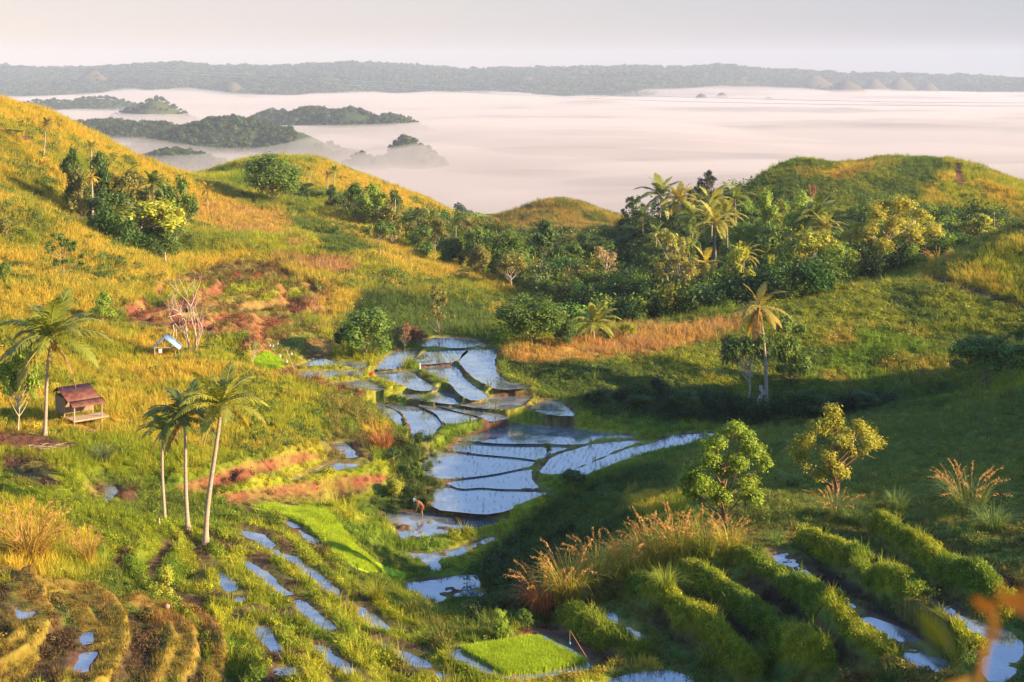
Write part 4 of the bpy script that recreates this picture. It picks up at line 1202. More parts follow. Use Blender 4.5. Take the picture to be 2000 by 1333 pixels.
DK = (.085, .145, .03); MD = (.15, .23, .035); BR = (.30, .41, .045); YG = (.45, .46, .05); OL = (.27, .25, .05); GD = (.5, .4, .06)  # leaf tints; BR and YG brightened to make crowns look sunlit
FAR = 'trees and bushes of the left grove'
T = [
 # name, kind, px, base, d, top, width, tint, label, category, group, var, bark
 ('broadleaf_tree','tall',138,None,224,290,52,DK,'tall dark slender tree at the left end of the hillside grove','tree',FAR,0,None),
 ('broadleaf_tree','tall',158,None,222,338,60,OL,'half bare thin tree right behind the slender dark one in the grove','tree',FAR,1,BARK_PALE),
 ('broadleaf_tree','crown',192,None,226,300,74,DK,'dark topped tree under the small crowned palm of the grove','tree',FAR,0,None),
 ('broadleaf_tree','crown',246,None,228,322,84,OL,'olive tree in the middle of the grove with sky-lit top','tree',FAR,1,None),
 ('broadleaf_tree','crown',344,None,226,338,76,MD,'green tree with pale leaning trunk at the right end of the grove','tree',FAR,2,BARK_PALE),
 ('broadleaf_tree','bushy',212,None,208,374,108,DK,'dark rounded tree low in the grove beside its shadowed trunks','tree',FAR,0,None),
 ('broadleaf_tree','crown',278,None,206,382,150,YG,'widest tree of the grove, yellow green over pale forked trunks','tree',FAR,3,BARK_PALE),
 ('broadleaf_tree','crown',326,None,207,420,84,MD,'low green tree on the lower right corner of the grove','tree',FAR,4,None),
 ('broadleaf_tree','tall',150,None,214,420,46,OL,'thin shaded tree with pale stems below the grove\'s left end','tree',FAR,2,BARK_PALE),
 ('flat_topped_tree','umbrella',18,None,246,252,62,OL,'flat topped tree at the left edge of the photo high on the slope','tree',None,0,None),
 ('broadleaf_tree','sparse',125,548,None,458,96,MD,'loose airy tree on the golden slope above the big left palm','tree',None,0,None),
 ('bush','bushy',8,560,None,508,30,MD,'small green bush at the left edge below the airy tree','bush',None,1,None),
 ('bush','bushy',14,470,None,425,62,OL,'faded bush at the left edge with bare twigs','bush',None,2,None),
 ('bush','bushy',200,634,None,572,54,BR,'bright green bush behind the crown of the big left palm','bush',None,3,None),
 ('broadleaf_tree','crown',34,846,None,668,100,BR,'leafy bright tree on a pale straight trunk beside the big left palm','tree',None,5,BARK_PALE),
 ('round_tree','round',531,399,None,301,116,MD,'big dense round tree alone on the saddle of the left hill','tree',None,0,None),
 ('bush','bushy',596,388,None,358,58,DK,'low dark bush on the right foot of the big round tree','bush',None,0,None),
 ('bush','bushy',625,392,None,372,50,MD,'flat bush between the round tree and the paired palms','bush',None,1,None),
 ('broadleaf_tree','tall',648,None,300,362,42,DK,'slim tree first in the row below the paired palms','tree','trees along the left fold',3,None),
 ('broadleaf_tree','bushy',690,None,292,357,62,MD,'broad green tree second in the row below the paired palms','tree','trees along the left fold',2,None),
 ('broadleaf_tree','crown',728,None,284,360,80,BR,'yellowish tree with pale stems in the row behind the lone umbrella tree','tree','trees along the left fold',0,BARK_PALE),
 ('broadleaf_tree','tall',770,None,280,372,52,DK,'dark narrow tree next to the dry twig on the ridge','tree','trees along the left fold',0,None),
 ('umbrella_tree','umbrella',741,513,None,428,72,MD,'lone umbrella tree with bare thin trunk on the golden spur','tree',None,1,None),
 ('broadleaf_tree','bushy',765,None,262,398,72,OL,'olive tree just behind the crown of the lone umbrella tree','tree','trees along the left fold',3,None),
 ('broadleaf_tree','crown',850,None,262,420,66,OL,'greyish tree with pale branches among the fold palms','tree','trees along the left fold',1,BARK_PALE),
 ('broadleaf_tree','bushy',826,None,252,442,64,MD,'rounded tree low among the fold palms','tree','trees along the left fold',0,None),
 ('broadleaf_tree','bushy',880,None,246,462,72,DK,'dark tree at the golden spur\'s edge below the fold palms','tree','trees along the left fold',1,None),
 ('broadleaf_tree','crown',935,None,244,440,80,MD,'wide tree right of the last fold palm','tree','trees along the left fold',2,None),
 ('broadleaf_tree','round',985,None,240,452,96,MD,'full green tree below the middle of the small bald hill','tree','trees along the left fold',1,None),
 ('broadleaf_tree','bushy',940,None,236,478,70,OL,'olive tree in front of the full green one by the spur','tree','trees along the left fold',2,None),
 ('broadleaf_tree','crown',1000,None,225,488,76,OL,'brownish tree with thin stems at the spur\'s foot','tree','trees along the left fold',3,BARK_PALE),
 ('broadleaf_tree','bushy',1060,None,246,432,80,DK,'dark tree right under the small bald hill','tree','trees along the left fold',3,None),
 ('broadleaf_tree','crown',1112,None,252,466,76,MD,'pale topped tree under the right flank of the small bald hill','tree','trees along the left fold',4,None),
 ('broadleaf_tree','bushy',1150,None,258,455,70,DK,'dark tree where the small bald hill meets the right forest','tree','trees along the left fold',0,None),
 ('bush','bushy',1020,560,None,527,70,BR,'bright bush at the tip of the golden spur','bush',None,2,None),
 ('bush','bushy',1070,None,214,548,62,MD,'green bush beside the bright one at the spur\'s tip','bush',None,3,None),
 ('bush','bushy',905,544,None,527,38,DK,'single dark bush on the golden spur','bush',None,0,None),
 ('broadleaf_tree','sparse',858,655,None,560,82,OL,'loose layered tree in the shade above the top paddies','tree',None,1,None),
 ('broadleaf_tree','bushy',716,696,None,600,124,MD,'big leafy shrub mass at the left end of the top paddies','tree',None,1,None),
 ('bush','bushy',672,690,None,640,54,DK,'low shaded bush on the left side of the big shrub mass','bush',None,2,None),
 ('dry_shrub','sparse',790,686,None,634,44,(.34,.16,.08),'withered rust brown shrub leaning over the top paddy','shrub','withered shrubs',2,DEAD),
 ('dry_shrub','bushy',815,672,None,640,42,(.30,.12,.07),'low withered shrub right of the leaning rust one','shrub','withered shrubs',3,DEAD),
 ('broadleaf_tree','round',1036,670,None,572,138,MD,'large rounded tree at the head of the valley beside the short palm','tree',None,2,None),
 ('bush','bushy',1108,678,None,625,52,DK,'dark bush between the large rounded tree and the short palm','bush',None,3,None),
 ('bush','bushy',1226,662,None,628,44,YG,'small yellowish bush at the dark forest\'s left foot','bush',None,1,None),
 ('bush','bushy',1180,668,None,640,40,MD,'little green bush right of the short palm','bush',None,0,None),
]
RF = 'trees of the right-hand forest'
T += [
 ('pale_tree','sparse',1186,None,226,482,66,(.5,.38,.18),'pale thin-leaved tree standing apart left of the forest','tree',RF,0,DEAD),
 ('flat_topped_tree','tier',1240,None,300,385,62,DK,'dark flat layered tree at the forest\'s upper left end','tree',RF,0,None),
 ('tiered_tree','tier',1381,None,300,336,62,(.04,.055,.03),'tall dark tree of flat tiers against the fog','tree',RF,1,None),
 ('broadleaf_tree','tier',1352,None,290,372,52,DK,'dark tiered tree half hidden left of the tallest one','tree',RF,2,None),
 ('broadleaf_tree','bushy',1240,None,262,440,78,DK,'dark bushy tree below the flat layered one','tree',RF,0,None),
 ('broadleaf_tree','crown',1262,None,246,462,74,MD,'dim green tree at the forest\'s left edge','tree',RF,0,None),
 ('broadleaf_tree','bushy',1232,None,228,520,76,DK,'shadowy tree beside the pale thin-leaved one','tree',RF,2,None),
 ('leaning_tree','sparse',1312,None,206,452,100,(.36,.34,.07),'leaning branchy yellow-green tree in the forest front','tree',RF,3,BARK_PALE),
 ('leaning_tree','sparse',1330,None,203,500,90,(.34,.31,.07),'thin sprawling tree at the foot of the leaning branchy one','tree',RF,4,BARK_PALE),
 ('broadleaf_tree','bushy',1388,None,190,556,118,BR,'lit bushy tree lowest in the forest front','tree',RF,1,None),
 ('broadleaf_tree','tall',1440,None,198,482,76,YG,'yellow lit tall tree left of the spindly one','tree',RF,2,None),
 ('spindly_tree','tall',1507,None,188,500,30,YG,'spindly tree with a leafy knob above the leaning palm','tree',RF,4,None),
 ('broadleaf_tree','tall',1496,None,262,374,60,BR,'bright column shaped tree on the forest\'s skyline','tree',RF,0,None),
 ('broadleaf_tree','crown',1462,None,240,424,72,BR,'green tree right of the large forest palm','tree',RF,1,None),
 ('broadleaf_tree','bushy',1502,None,228,440,96,MD,'grey green tree below the bright skyline column','tree',RF,2,None),
 ('broadleaf_tree','crown',1572,None,236,372,78,BR,'yellow green tree left of the half hidden tall palm','tree',RF,2,None),
 ('broadleaf_tree','crown',1590,None,210,440,104,YG,'yellow lit crown over two thin bare trunks','tree',RF,3,BARK_PALE),
 ('broadleaf_tree','crown',1548,None,214,456,70,OL,'olive crown left of the two thin bare trunks','tree',RF,4,BARK_PALE),
 ('broadleaf_tree','bushy',1626,None,222,452,72,MD,'mid green tree right of the half hidden tall palm','tree',RF,3,None),
 ('broadleaf_tree','bushy',1664,None,230,436,66,MD,'plain green tree left of the great golden one','tree',RF,0,None),
 ('broadleaf_tree','open',1738,None,214,392,152,(.46,.42,.05),'great golden tree at the right of the forest','tree',RF,1,BARK_PALE),
 ('broadleaf_tree','crown',1790,None,226,412,90,YG,'golden green tree on the right shoulder of the great golden one','tree',RF,0,None),
 ('broadleaf_tree','bushy',1686,None,212,470,70,DK,'dark tree under the great golden one','tree',RF,1,None),
 ('broadleaf_tree','umbrella',1870,None,240,428,70,YG,'wide flat tree near the thin mast on the right','tree',RF,2,None),
 ('broadleaf_tree','bushy',1912,None,238,420,72,YG,'last pale green tree at the forest\'s right end','tree',RF,3,None),
 ('broadleaf_tree','bushy',1840,None,228,444,80,DK,'dark tree filling the gap before the flat right-hand one','tree',RF,2,None),
 ('dry_shrub','sparse',1585,None,282,366,30,(.42,.2,.09),'rusty shrub on the slope above the forest','shrub',None,2,DEAD),
 ('dry_shrub','sparse',1556,None,276,384,30,(.36,.18,.08),'smaller rusty shrub lower on the slope above the forest','shrub',None,0,DEAD),
 # right hill and the shaded hollow
 ('broadleaf_tree','crown',1462,788,None,628,118,DK,'dark leafy tree on a stout stump beside the leaning palm','tree',None,4,BARK_PALE),
 ('broadleaf_tree','bushy',1545,None,146,618,92,MD,'green tree right behind the leaning palm\'s trunk','tree',None,0,None),
 ('broadleaf_tree','crown',1930,768,None,648,170,(.15,.23,.035),'wide dark bushy tree at the right edge of the hill','tree',None,1,None),
 ('bush','bushy',1975,None,141,672,90,YG,'yellow lit bush by the right edge in front of the hill','bush',None,2,None),
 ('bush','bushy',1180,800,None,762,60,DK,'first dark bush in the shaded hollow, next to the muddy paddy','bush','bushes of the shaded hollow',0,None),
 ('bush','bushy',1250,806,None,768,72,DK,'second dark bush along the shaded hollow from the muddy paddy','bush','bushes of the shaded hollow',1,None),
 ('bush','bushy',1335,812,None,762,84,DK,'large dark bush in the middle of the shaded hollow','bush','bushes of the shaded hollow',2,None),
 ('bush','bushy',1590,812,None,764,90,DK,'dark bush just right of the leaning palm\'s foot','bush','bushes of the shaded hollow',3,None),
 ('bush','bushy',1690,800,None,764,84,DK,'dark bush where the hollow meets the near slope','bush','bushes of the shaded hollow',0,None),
 ('bush','bushy',1070,886,None,866,18,MD,'tiny bush standing on a paddy bund','bush',None,1,None),
 # two nearer trees on the right slope
 ('young_tree','open',1416,1032,None,845,205,(.30,.40,.035),'leafy lime green tree with notched top above the plumed grass','tree',None,0,BARK_RED),
 ('young_tree','dome',1634,972,None,800,178,(.44,.42,.05),'dome shaped golden tree on the shaded slope','tree',None,0,BARK_RED),
 # gully thickets
 ('bush','bushy',770,905,None,874,48,DK,'dark bush on the left wall of the gully above the open paddies','bush','bushes of the gully',2,None),
 ('bush','bushy',812,935,None,902,34,MD,'green bush at the corner of the widest open paddy','bush','bushes of the gully',3,None),
 ('bush','bushy',836,872,None,850,26,DK,'shaded bush between the middle terraces and the open paddies','bush','bushes of the gully',0,None),
 ('bush','bushy',1120,955,None,915,62,DK,'dark bush on the earth knob at the paddies\' right corner','bush','bushes of the gully',1,None),
 ('bush','bushy',775,975,None,935,56,YG,'sunlit bush on the end of the red earth bank','bush','bushes of the gully',2,None),
 ('bush','bushy',320,1165,None,1105,64,YG,'round sunlit bush casting a dark hollow on the left terraces','bush',None,3,None),
 ('bush','bushy',980,1250,None,1190,50,BR,'bright bush behind the seedbed','bush',None,0,None),
 ('bush','bushy',1020,1230,None,1190,44,MD,'green bush between the seedbed and the rusty grass','bush',None,2,None),
]
T += [
 ('broadleaf_tree','crown',1420,None,212,520,72,BR,'bright crown between the hanging yellow palm and the spindly tree','tree',RF,1,None),
 ('broadleaf_tree','tall',1350,None,226,470,54,MD,'slim green tree just right of the leaning branchy one\'s top','tree',RF,1,None),
 ('broadleaf_tree','bushy',1345,None,192,570,70,MD,'green bushy tree left of the lowest lit one','tree',RF,3,None),
 ('broadleaf_tree','bushy',1470,None,186,566,64,BR,'lit bush tree right of the lowest one in the forest front','tree',RF,0,None),
 ('broadleaf_tree','crown',1542,None,252,400,60,YG,'yellow tree on the slope left of the bright skyline column\'s neighbour','tree',RF,4,None),
 ('broadleaf_tree','bushy',1300,None,252,446,62,MD,'green tree below the leftmost skyline palms','tree',RF,1,None),
 ('broadleaf_tree','tall',1346,None,262,420,56,BR,'lit narrow tree between the skyline palms and the large pale palm','tree',RF,2,None),
 ('broadleaf_tree','crown',1640,None,206,478,76,BR,'leafy tree low beside the two thin bare trunks on their right','tree',RF,2,None),
 ('broadleaf_tree','bushy',1705,None,226,420,64,BR,'bright tree peeping over the left of the great golden one','tree',RF,2,None),
 ('broadleaf_tree','crown',1218,None,214,556,62,MD,'small tree in the dark hollow left of the forest front','tree',RF,3,None),
 ('broadleaf_tree','bushy',1160,None,226,520,60,DK,'dark tree left of the pale thin-leaved one','tree',RF,1,None),
 ('broadleaf_tree','crown',1100,None,238,500,60,MD,'green tree in the hollow under the small bald hill\'s right side','tree',RF,2,None),
]
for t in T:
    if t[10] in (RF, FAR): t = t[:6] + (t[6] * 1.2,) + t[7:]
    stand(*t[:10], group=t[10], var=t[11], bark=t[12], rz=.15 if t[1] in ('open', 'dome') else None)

# ---------------------------------------------------------------- undergrowth of the woods: one uncountable mass
def bush_mesh(i):
    r = np.random.default_rng(300 + i)
    n = 420
    d = r.normal(size=(9, 3)); d[:, 2] = np.abs(d[:, 2]); d /= np.linalg.norm(d, axis=1)[:, None]
    j = r.integers(0, 9, n)
    c = d[j] * np.array([.4, .4, .55]) * r.uniform(.5, 1, (n, 1)) + r.normal(0, .11, (n, 3)) + (0, 0, .25)
    c[:, 2] = np.abs(c[:, 2])
    V, Fq = leaves_np(c, d[j] * .6 + r.normal(0, .5, (n, 3)) + (0, 0, .3), r.uniform(.035, .065, n), .5, r)
    me = mesh_np('thicket_bush', V, Fq, [LEAFY]); set_float(me, 'var', np.repeat(r.uniform(0, 1, n), 4)); return me
bush_p = [bush_mesh(i) for i in range(6)]
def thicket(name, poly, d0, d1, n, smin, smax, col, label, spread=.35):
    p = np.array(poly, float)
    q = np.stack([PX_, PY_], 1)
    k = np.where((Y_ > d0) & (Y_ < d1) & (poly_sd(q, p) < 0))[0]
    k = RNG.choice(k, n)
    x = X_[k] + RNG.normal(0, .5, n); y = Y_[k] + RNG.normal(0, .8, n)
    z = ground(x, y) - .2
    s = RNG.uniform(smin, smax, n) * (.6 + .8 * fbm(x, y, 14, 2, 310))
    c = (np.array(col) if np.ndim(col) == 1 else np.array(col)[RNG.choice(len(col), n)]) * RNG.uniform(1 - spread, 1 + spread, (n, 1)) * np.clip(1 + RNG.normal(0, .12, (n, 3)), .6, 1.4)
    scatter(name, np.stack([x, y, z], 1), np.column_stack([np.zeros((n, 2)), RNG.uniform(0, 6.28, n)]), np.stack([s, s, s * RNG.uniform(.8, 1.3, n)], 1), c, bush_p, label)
thicket('forest_undergrowth', [(1180,470),(1250,420),(1330,400),(1450,380),(1520,400),(1700,420),(1850,430),(1960,440),(1900,480),(1780,525),(1620,570),(1480,620),(1300,650),(1200,650),(1100,640),(1090,560)], 178, 320, 1000, 2.0, 4.8, [(.032, .068, .014), (.036, .075, .016), (.05, .095, .02), (.10, .17, .03), (.26, .33, .04)], 'dark mass of trees filling the right-hand forest')  # darkest tones paint the deep shade between crowns, bright ones sunlit foliage
thicket('forest_undergrowth', [(640,380),(760,410),(900,450),(1060,470),(1200,480),(1180,560),(1080,590),(1000,560),(900,510),(780,470),(660,420)], 205, 320, 560, 2.0, 4.4, [(.09, .15, .03), (.15, .22, .035), (.26, .30, .045), (.25, .23, .06)], 'mixed low trees filling the wooded fold')
thicket('forest_undergrowth', [(130,400),(220,390),(360,420),(370,490),(300,520),(200,480)], 198, 232, 110, 2.2, 4.6, [(.07, .12, .025), (.16, .22, .035)], 'shaded undergrowth beneath the left grove')
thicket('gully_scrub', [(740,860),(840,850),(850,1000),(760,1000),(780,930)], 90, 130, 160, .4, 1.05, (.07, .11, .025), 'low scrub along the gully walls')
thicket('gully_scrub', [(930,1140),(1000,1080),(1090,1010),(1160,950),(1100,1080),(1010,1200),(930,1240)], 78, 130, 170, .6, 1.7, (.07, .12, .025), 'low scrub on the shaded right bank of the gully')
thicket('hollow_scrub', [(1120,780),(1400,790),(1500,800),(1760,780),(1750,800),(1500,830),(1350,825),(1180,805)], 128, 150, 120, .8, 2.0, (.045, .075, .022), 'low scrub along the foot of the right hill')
# ---------------------------------------------------------------- coconut palms
PALM_BARK = simple_mat('palm_bark', (.30, .21, .15), .9, rgb2=(.50, .39, .29), scale=9, bump=.6, stretch=(.35, .35, 3.5))
HUSK = simple_mat('coconut_husk', (.30, .20, .05), .6, rgb2=(.42, .22, .05), scale=4)

def frond_geo(e0, bend, seed, L=3.4, nl=44, droop=.6, fold=.5):
    """one pinnate frond leaving the crown along +X at elevation e0 and bending down"""
    r = np.random.default_rng(seed)
    n = 15
    s = np.linspace(0, 1, n)
    ang = e0 - bend * s ** 1.35
    st = L / (n - 1)
    P = np.zeros((n, 3))
    for i in range(1, n):
        P[i] = P[i - 1] + st * np.array([math.cos(ang[i]), 0, math.sin(ang[i])])
    P[:, 1] += np.sin(s * 2.2) * r.normal(0, .12)
    Vt, Ft = tubes([(P, np.linspace(.045, .01, n))], 4)
    V, Fq = [Vt], [Ft]; base = len(Vt)
    var = [np.full(len(Vt), .75)]
    for sd_ in (-1, 1):
        t = np.linspace(.10, .995, nl)
        ln = .92 * np.sin(np.clip(t * 1.04, 0, 1) * math.pi * .92 + .12) ** .7 * (1 - .25 * t) * r.uniform(.82, 1.12, nl)
        p0 = np.stack([np.interp(t, s, P[:, k]) for k in range(3)], 1)
        tg = np.stack([np.interp(t, s, np.gradient(P[:, k])) for k in range(3)], 1); tg /= np.linalg.norm(tg, axis=1)[:, None]
        sidev = np.array([0, sd_, 0.]); upv = np.cross(tg, np.array([0, 1., 0])); upv *= np.sign(upv[:, 2:3] + 1e-9)
        dv = tg * (.55 + .5 * t[:, None]) + sidev * (1 - fold * .3) + upv * (.25 - fold * .5) + r.normal(0, .09, (nl, 3))
        dv /= np.linalg.norm(dv, axis=1)[:, None]
        mid = p0 + dv * ln[:, None] * .5
        d2 = dv + np.array([0, 0, -1.]) * droop * r.uniform(.6, 1.4, (nl, 1)); d2 /= np.linalg.norm(d2, axis=1)[:, None]
        tip = mid + d2 * ln[:, None] * .5
        wv = tg * .045
        q = np.stack([p0 - wv * .6, p0 + wv * .6, mid - wv * 1.3, mid + wv * 1.3, tip], 1).reshape(-1, 3)
        k = base + np.arange(nl)[:, None] * 5
        V.append(q); Fq.append(np.concatenate([k + np.array([[0, 1, 3, 2]]), k + np.array([[2, 3, 4, 4]])])); base += nl * 5
        var.append(np.repeat(r.uniform(.25, .75, nl), 5))
    Fa = np.concatenate(Fq)
    tri = Fa[:, 2] == Fa[:, 3]
    return np.concatenate(V), [Fa[~tri], Fa[tri][:, :3]], np.concatenate(var)

def frond_mesh(*a, **k):
    V, Fl, var = frond_geo(*a, **k)
    me = mesh_np('frond', V, Fl, [FROND]); set_float(me, 'var', var); return me

FRONDS = [frond_mesh(e0, b, 400 + i, L=l, droop=dr) for i, (e0, b, l, dr) in enumerate([
    (1.30, .7, 2.9, .25), (1.05, 1.1, 3.3, .35), (.8, 1.35, 3.5, .5), (.45, 1.25, 3.5, .6), (.1, 1.1, 3.4, .75), (-.35, .9, 3.2, .9), (-.9, .5, 3.0, .9)])]

def frond_set(seed, n, kinds):
    r = np.random.default_rng(seed)
    out = []
    for i in range(n):
        k = kinds[int(i / n * len(kinds))]
        out.append((k, i * 2.399963 + r.normal(0, .15), r.uniform(.88, 1.1)))
    return out
FULL = [0, 0, 1, 1, 2, 2, 2, 3, 3, 3, 4, 4, 5, 6]
DROOPY = [0, 1, 3, 4, 4, 5, 5, 6, 6]

def crown_mesh(seed, n, kinds):
    V, Fq, Ft, var = [], [], [], []; b = 0
    for k, a, s in frond_set(seed, n, kinds):
        me = FRONDS[k]
        v = np.empty(len(me.vertices) * 3, np.float32); me.vertices.foreach_get('co', v); v = v.reshape(-1, 3) * s
        ca, sa = math.cos(a), math.sin(a)
        v = np.stack([v[:, 0] * ca - v[:, 1] * sa, v[:, 0] * sa + v[:, 1] * ca, v[:, 2]], 1)
        for p in me.polygons:
            (Fq if len(p.vertices) == 4 else Ft).append([b + i for i in p.vertices])
        va = np.empty(len(me.vertices), np.float32); me.attributes['var'].data.foreach_get('value', va)
        V.append(v); var.append(va); b += len(v)
    m = mesh_np('palm_crown', np.concatenate(V), [np.array(Fq), np.array(Ft)], [FROND]); set_float(m, 'var', np.concatenate(var)); return m
CROWNS = [crown_mesh(500, 18, FULL), crown_mesh(501, 15, FULL), crown_mesh(502, 13, DROOPY)]

def coconuts(r):
    bm = bmesh.new()
    for i in range(9):
        a = i * 2.4; q = r.uniform(.16, .26)
        mt = Matrix.Translation((q * math.cos(a), q * math.sin(a), -.22 - .16 * (i % 3) * r.uniform(.6, 1))) @ Matrix.Diagonal((1, 1, 1.25, 1))
        bmesh.ops.create_icosphere(bm, subdivisions=2, radius=.11, matrix=mt)
    me = bpy.data.meshes.new('coconut_bunch'); bm.to_mesh(me); bm.free()
    me.polygons.foreach_set('use_smooth', np.ones(len(me.polygons), bool)); me.materials.append(HUSK); return me
NUTS = coconuts(np.random.default_rng(9))

def palm(px, base, d, top_crown, crown_row, wpx, tint, label, lean=0.0, detail=False, crown=0, group=None, droopy=False, bark=None, seed=0, rz=None):
    """trunk foot at a photo pixel; crown_row = photo row where fronds meet the trunk; wpx = crown spread"""
    p = place_d(px, d) if d else place(px, base)
    h = (ZC - p.y * (crown_row - HZ) / F) - p.z
    if group == RP_: wpx *= 1.2
    k = wpx * p.y / F / 5.6                        # crown scale
    r = np.random.default_rng(600 + seed)
    lx = lean * p.y / F                            # sideways offset of the crown in metres
    e = empty('coconut_palm', p - Vector((0, 0, .05)), 0, label, 'palm tree', group)
    n = 22; t = np.linspace(0, 1, n)
    P = np.stack([lx * t ** 1.5 + .06 * np.sin(t * 5 + seed), .03 * h * np.sin(t * 2.2 + seed) * .3, h * t], 1)
    rad = np.interp(t, [0, .04, .12, 1], [.27, .21, .165, .105]) * np.clip(h / 9, .6, 1.15) * (1 + .06 * (np.arange(n) % 2))
    V, Fq = tubes([(P, rad)], 8)
    tm = mesh_np('trunk', V, Fq, [bark or PALM_BARK], smooth=True)
    link(bpy.data.objects.new('trunk', tm), e)
    top = P[-1]
    rz = r.uniform(0, 6.28) if rz is None else rz
    if detail:
        for kk, a, s in frond_set(700 + seed, 13 if droopy else 20, DROOPY if droopy else FULL):
            f = link(bpy.data.objects.new('frond', FRONDS[kk]), e)
            f.location = top; f.rotation_euler = (r.normal(0, .12), 0, a + rz); s *= k; f.scale = (s, s, s)
            v = r.uniform(.85, 1.15)
            c = tint if (kk < 5 or not droopy) else (.46, .26, .05)
            if kk == 5 and not droopy: c = (tint[0] * 1.5, tint[1] * 1.15, tint[2])
            if kk == 6 and not droopy: c = (.42, .27, .09)
            f.color = (c[0] * v, c[1] * v, c[2], 1)
        nb = link(bpy.data.objects.new('coconut_bunch', NUTS), e)
        nb.location = top; nb.scale = (k * 1.1,) * 3
    else:
        c = link(bpy.data.objects.new('crown', CROWNS[2 if droopy else crown]), e)
        c.location = top; c.rotation_euler = (0, 0, rz); c.scale = (k, k, k); c.color = (*tint, 1)
    return e

PG = (.25, .29, .04); PY = (.36, .32, .045); PD = (.15, .19, .035); PO = (.6, .42, .05)
FP = 'palms of the wooded fold'; RP_ = 'palms of the right-hand forest'; ST = 'palms standing on the left slope'
palm(86, 852, None, 540, 660, 192, (.28,.30,.04), 'big coconut palm with curved foot beside the red roofed hut', lean=14, detail=True, seed=1, group='tall palms of the left slope')
palm(320, 1020, None, 790, 838, 95, PD, 'leftmost and smallest of the three slender palms on the terraces', lean=-3, detail=True, seed=2, group='tall palms of the left slope')
palm(367, 1038, None, 735, 813, 150, (.17,.22,.04), 'middle one of the three slender palms, darker fronds', lean=-8, detail=True, seed=3, group='tall palms of the left slope')
palm(404, 1062, None, 705, 790, 165, (.33,.33,.04), 'rightmost and tallest of the three slender palms, leaning right', lean=28, detail=True, seed=4, group='tall palms of the left slope')
palm(1498, 792, None, 550, 600, 120, (.40,.33,.06), 'lone leaning palm with hanging dry fronds in front of the right hill', lean=-14, detail=True, droopy=True, seed=5)
palm(85, 312, None, 228, 243, 34, (.32,.25,.06), 'tall brownish palm on the upper left slope', lean=6, crown=1, group=ST, seed=6)
palm(405, 411, None, 356, 370, 34, (.36,.26,.03), 'small yellow palm between the grove and the round tree', lean=0, crown=1, group=ST, seed=7)
palm(605, 365, None, 320, 332, 26, PG, 'short palm right of the round tree on the ridge', crown=1, group=ST, seed=8)
palm(640, None, 330, 325, 343, 24, (.32,.24,.06), 'left palm of the close pair on the ridge', crown=1, group=ST, seed=9)
palm(652, None, 332, 322, 334, 26, PG, 'right palm of the close pair on the ridge', crown=0, group=ST, seed=10)
palm(178, None, 236, 264, 288, 36, (.34,.30,.05), 'small crowned palm rising out of the left grove', crown=1, group=FAR, seed=11)
palm(180, None, 218, 330, 345, 36, PO, 'yellow drooping palm inside the left grove', droopy=True, group=FAR, seed=12)
palm(298, None, 218, 322, 358, 60, PD, 'palm with dark combed fronds in the left grove', crown=0, group=FAR, seed=13)
palm(772, None, 268, 374, 386, 30, PD, 'little palm at the top end of the fold palms', crown=1, group=FP, seed=14)
palm(812, None, 262, 404, 424, 46, PD, 'first full palm of the wooded fold', crown=0, group=FP, seed=15)
palm(842, None, 268, 410, 428, 42, PG, 'second palm of the wooded fold, lighter than the first', crown=1, group=FP, seed=16)
palm(890, None, 266, 416, 436, 44, PD, 'dark palm in the middle of the wooded fold', crown=0, group=FP, seed=17)
palm(918, None, 258, 424, 442, 42, (.22,.2,.04), 'yellowish palm at the right end of the fold palms', crown=1, group=FP, seed=18)
palm(1000, None, 262, 446, 460, 36, PD, 'dim palm under the left flank of the small bald hill', crown=1, group=FP, seed=19)
palm(1160, 668, None, 592, 632, 92, (.36,.35,.05), 'short stout palm at the left foot of the dark forest', crown=0, seed=20)
palm(1290, None, 282, 347, 382, 76, PG, 'leftmost palm on the forest skyline', crown=1, group=RP_, seed=21)
palm(1325, None, 278, 362, 392, 66, (.52,.42,.06), 'yellower palm next to the leftmost one on the forest skyline', crown=0, group=RP_, seed=22)
palm(1390, None, 262, 366, 402, 76, (.38,.36,.05), 'palm on the skyline in front of the tall tiered tree', crown=0, group=RP_, seed=23)
palm(1436, None, 268, 368, 388, 58, PG, 'rightmost palm on the forest skyline', crown=1, group=RP_, seed=24)
palm(1397, None, 236, 398, 436, 82, (.44,.40,.06), 'large pale palm with bare dark trunk amid the forest', crown=0, group=RP_, seed=25)
palm(1378, None, 215, 484, 512, 66, (.55,.42,.05), 'palm with hanging yellow fronds in the forest front', droopy=True, group=RP_, seed=26)
palm(1282, None, 244, 430, 456, 42, PG, 'small palm behind the leaning branchy tree', crown=1, group=RP_, seed=27)
palm(1592, None, 232, 386, 424, 84, PG, 'half hidden tall palm among the yellow lit crowns', crown=0, group=RP_, seed=28)
palm(1568, None, 206, 500, 520, 46, (.50,.28,.03), 'palm with orange skirt between thin bare trunks', droopy=True, group=RP_, seed=29)
palm(1352, None, 256, 392, 424, 60, PG, 'palm between the yellower skyline palm and the large pale one', crown=0, group=RP_, seed=30)
palm(1420, None, 250, 392, 420, 58, (.40,.36,.05), 'palm just right of the large pale one, a little higher', crown=1, group=RP_, seed=31)
palm(1256, None, 262, 398, 424, 48, PD, 'dark palm under the flat layered tree', crown=1, group=RP_, seed=32)
palm(1610, None, 226, 416, 446, 60, PY, 'yellowish palm close behind the two thin bare trunks', crown=1, group=RP_, seed=33)
palm(1452, None, 208, 470, 498, 54, PY, 'sunlit palm crown low in the forest middle', crown=0, group=RP_, seed=34)
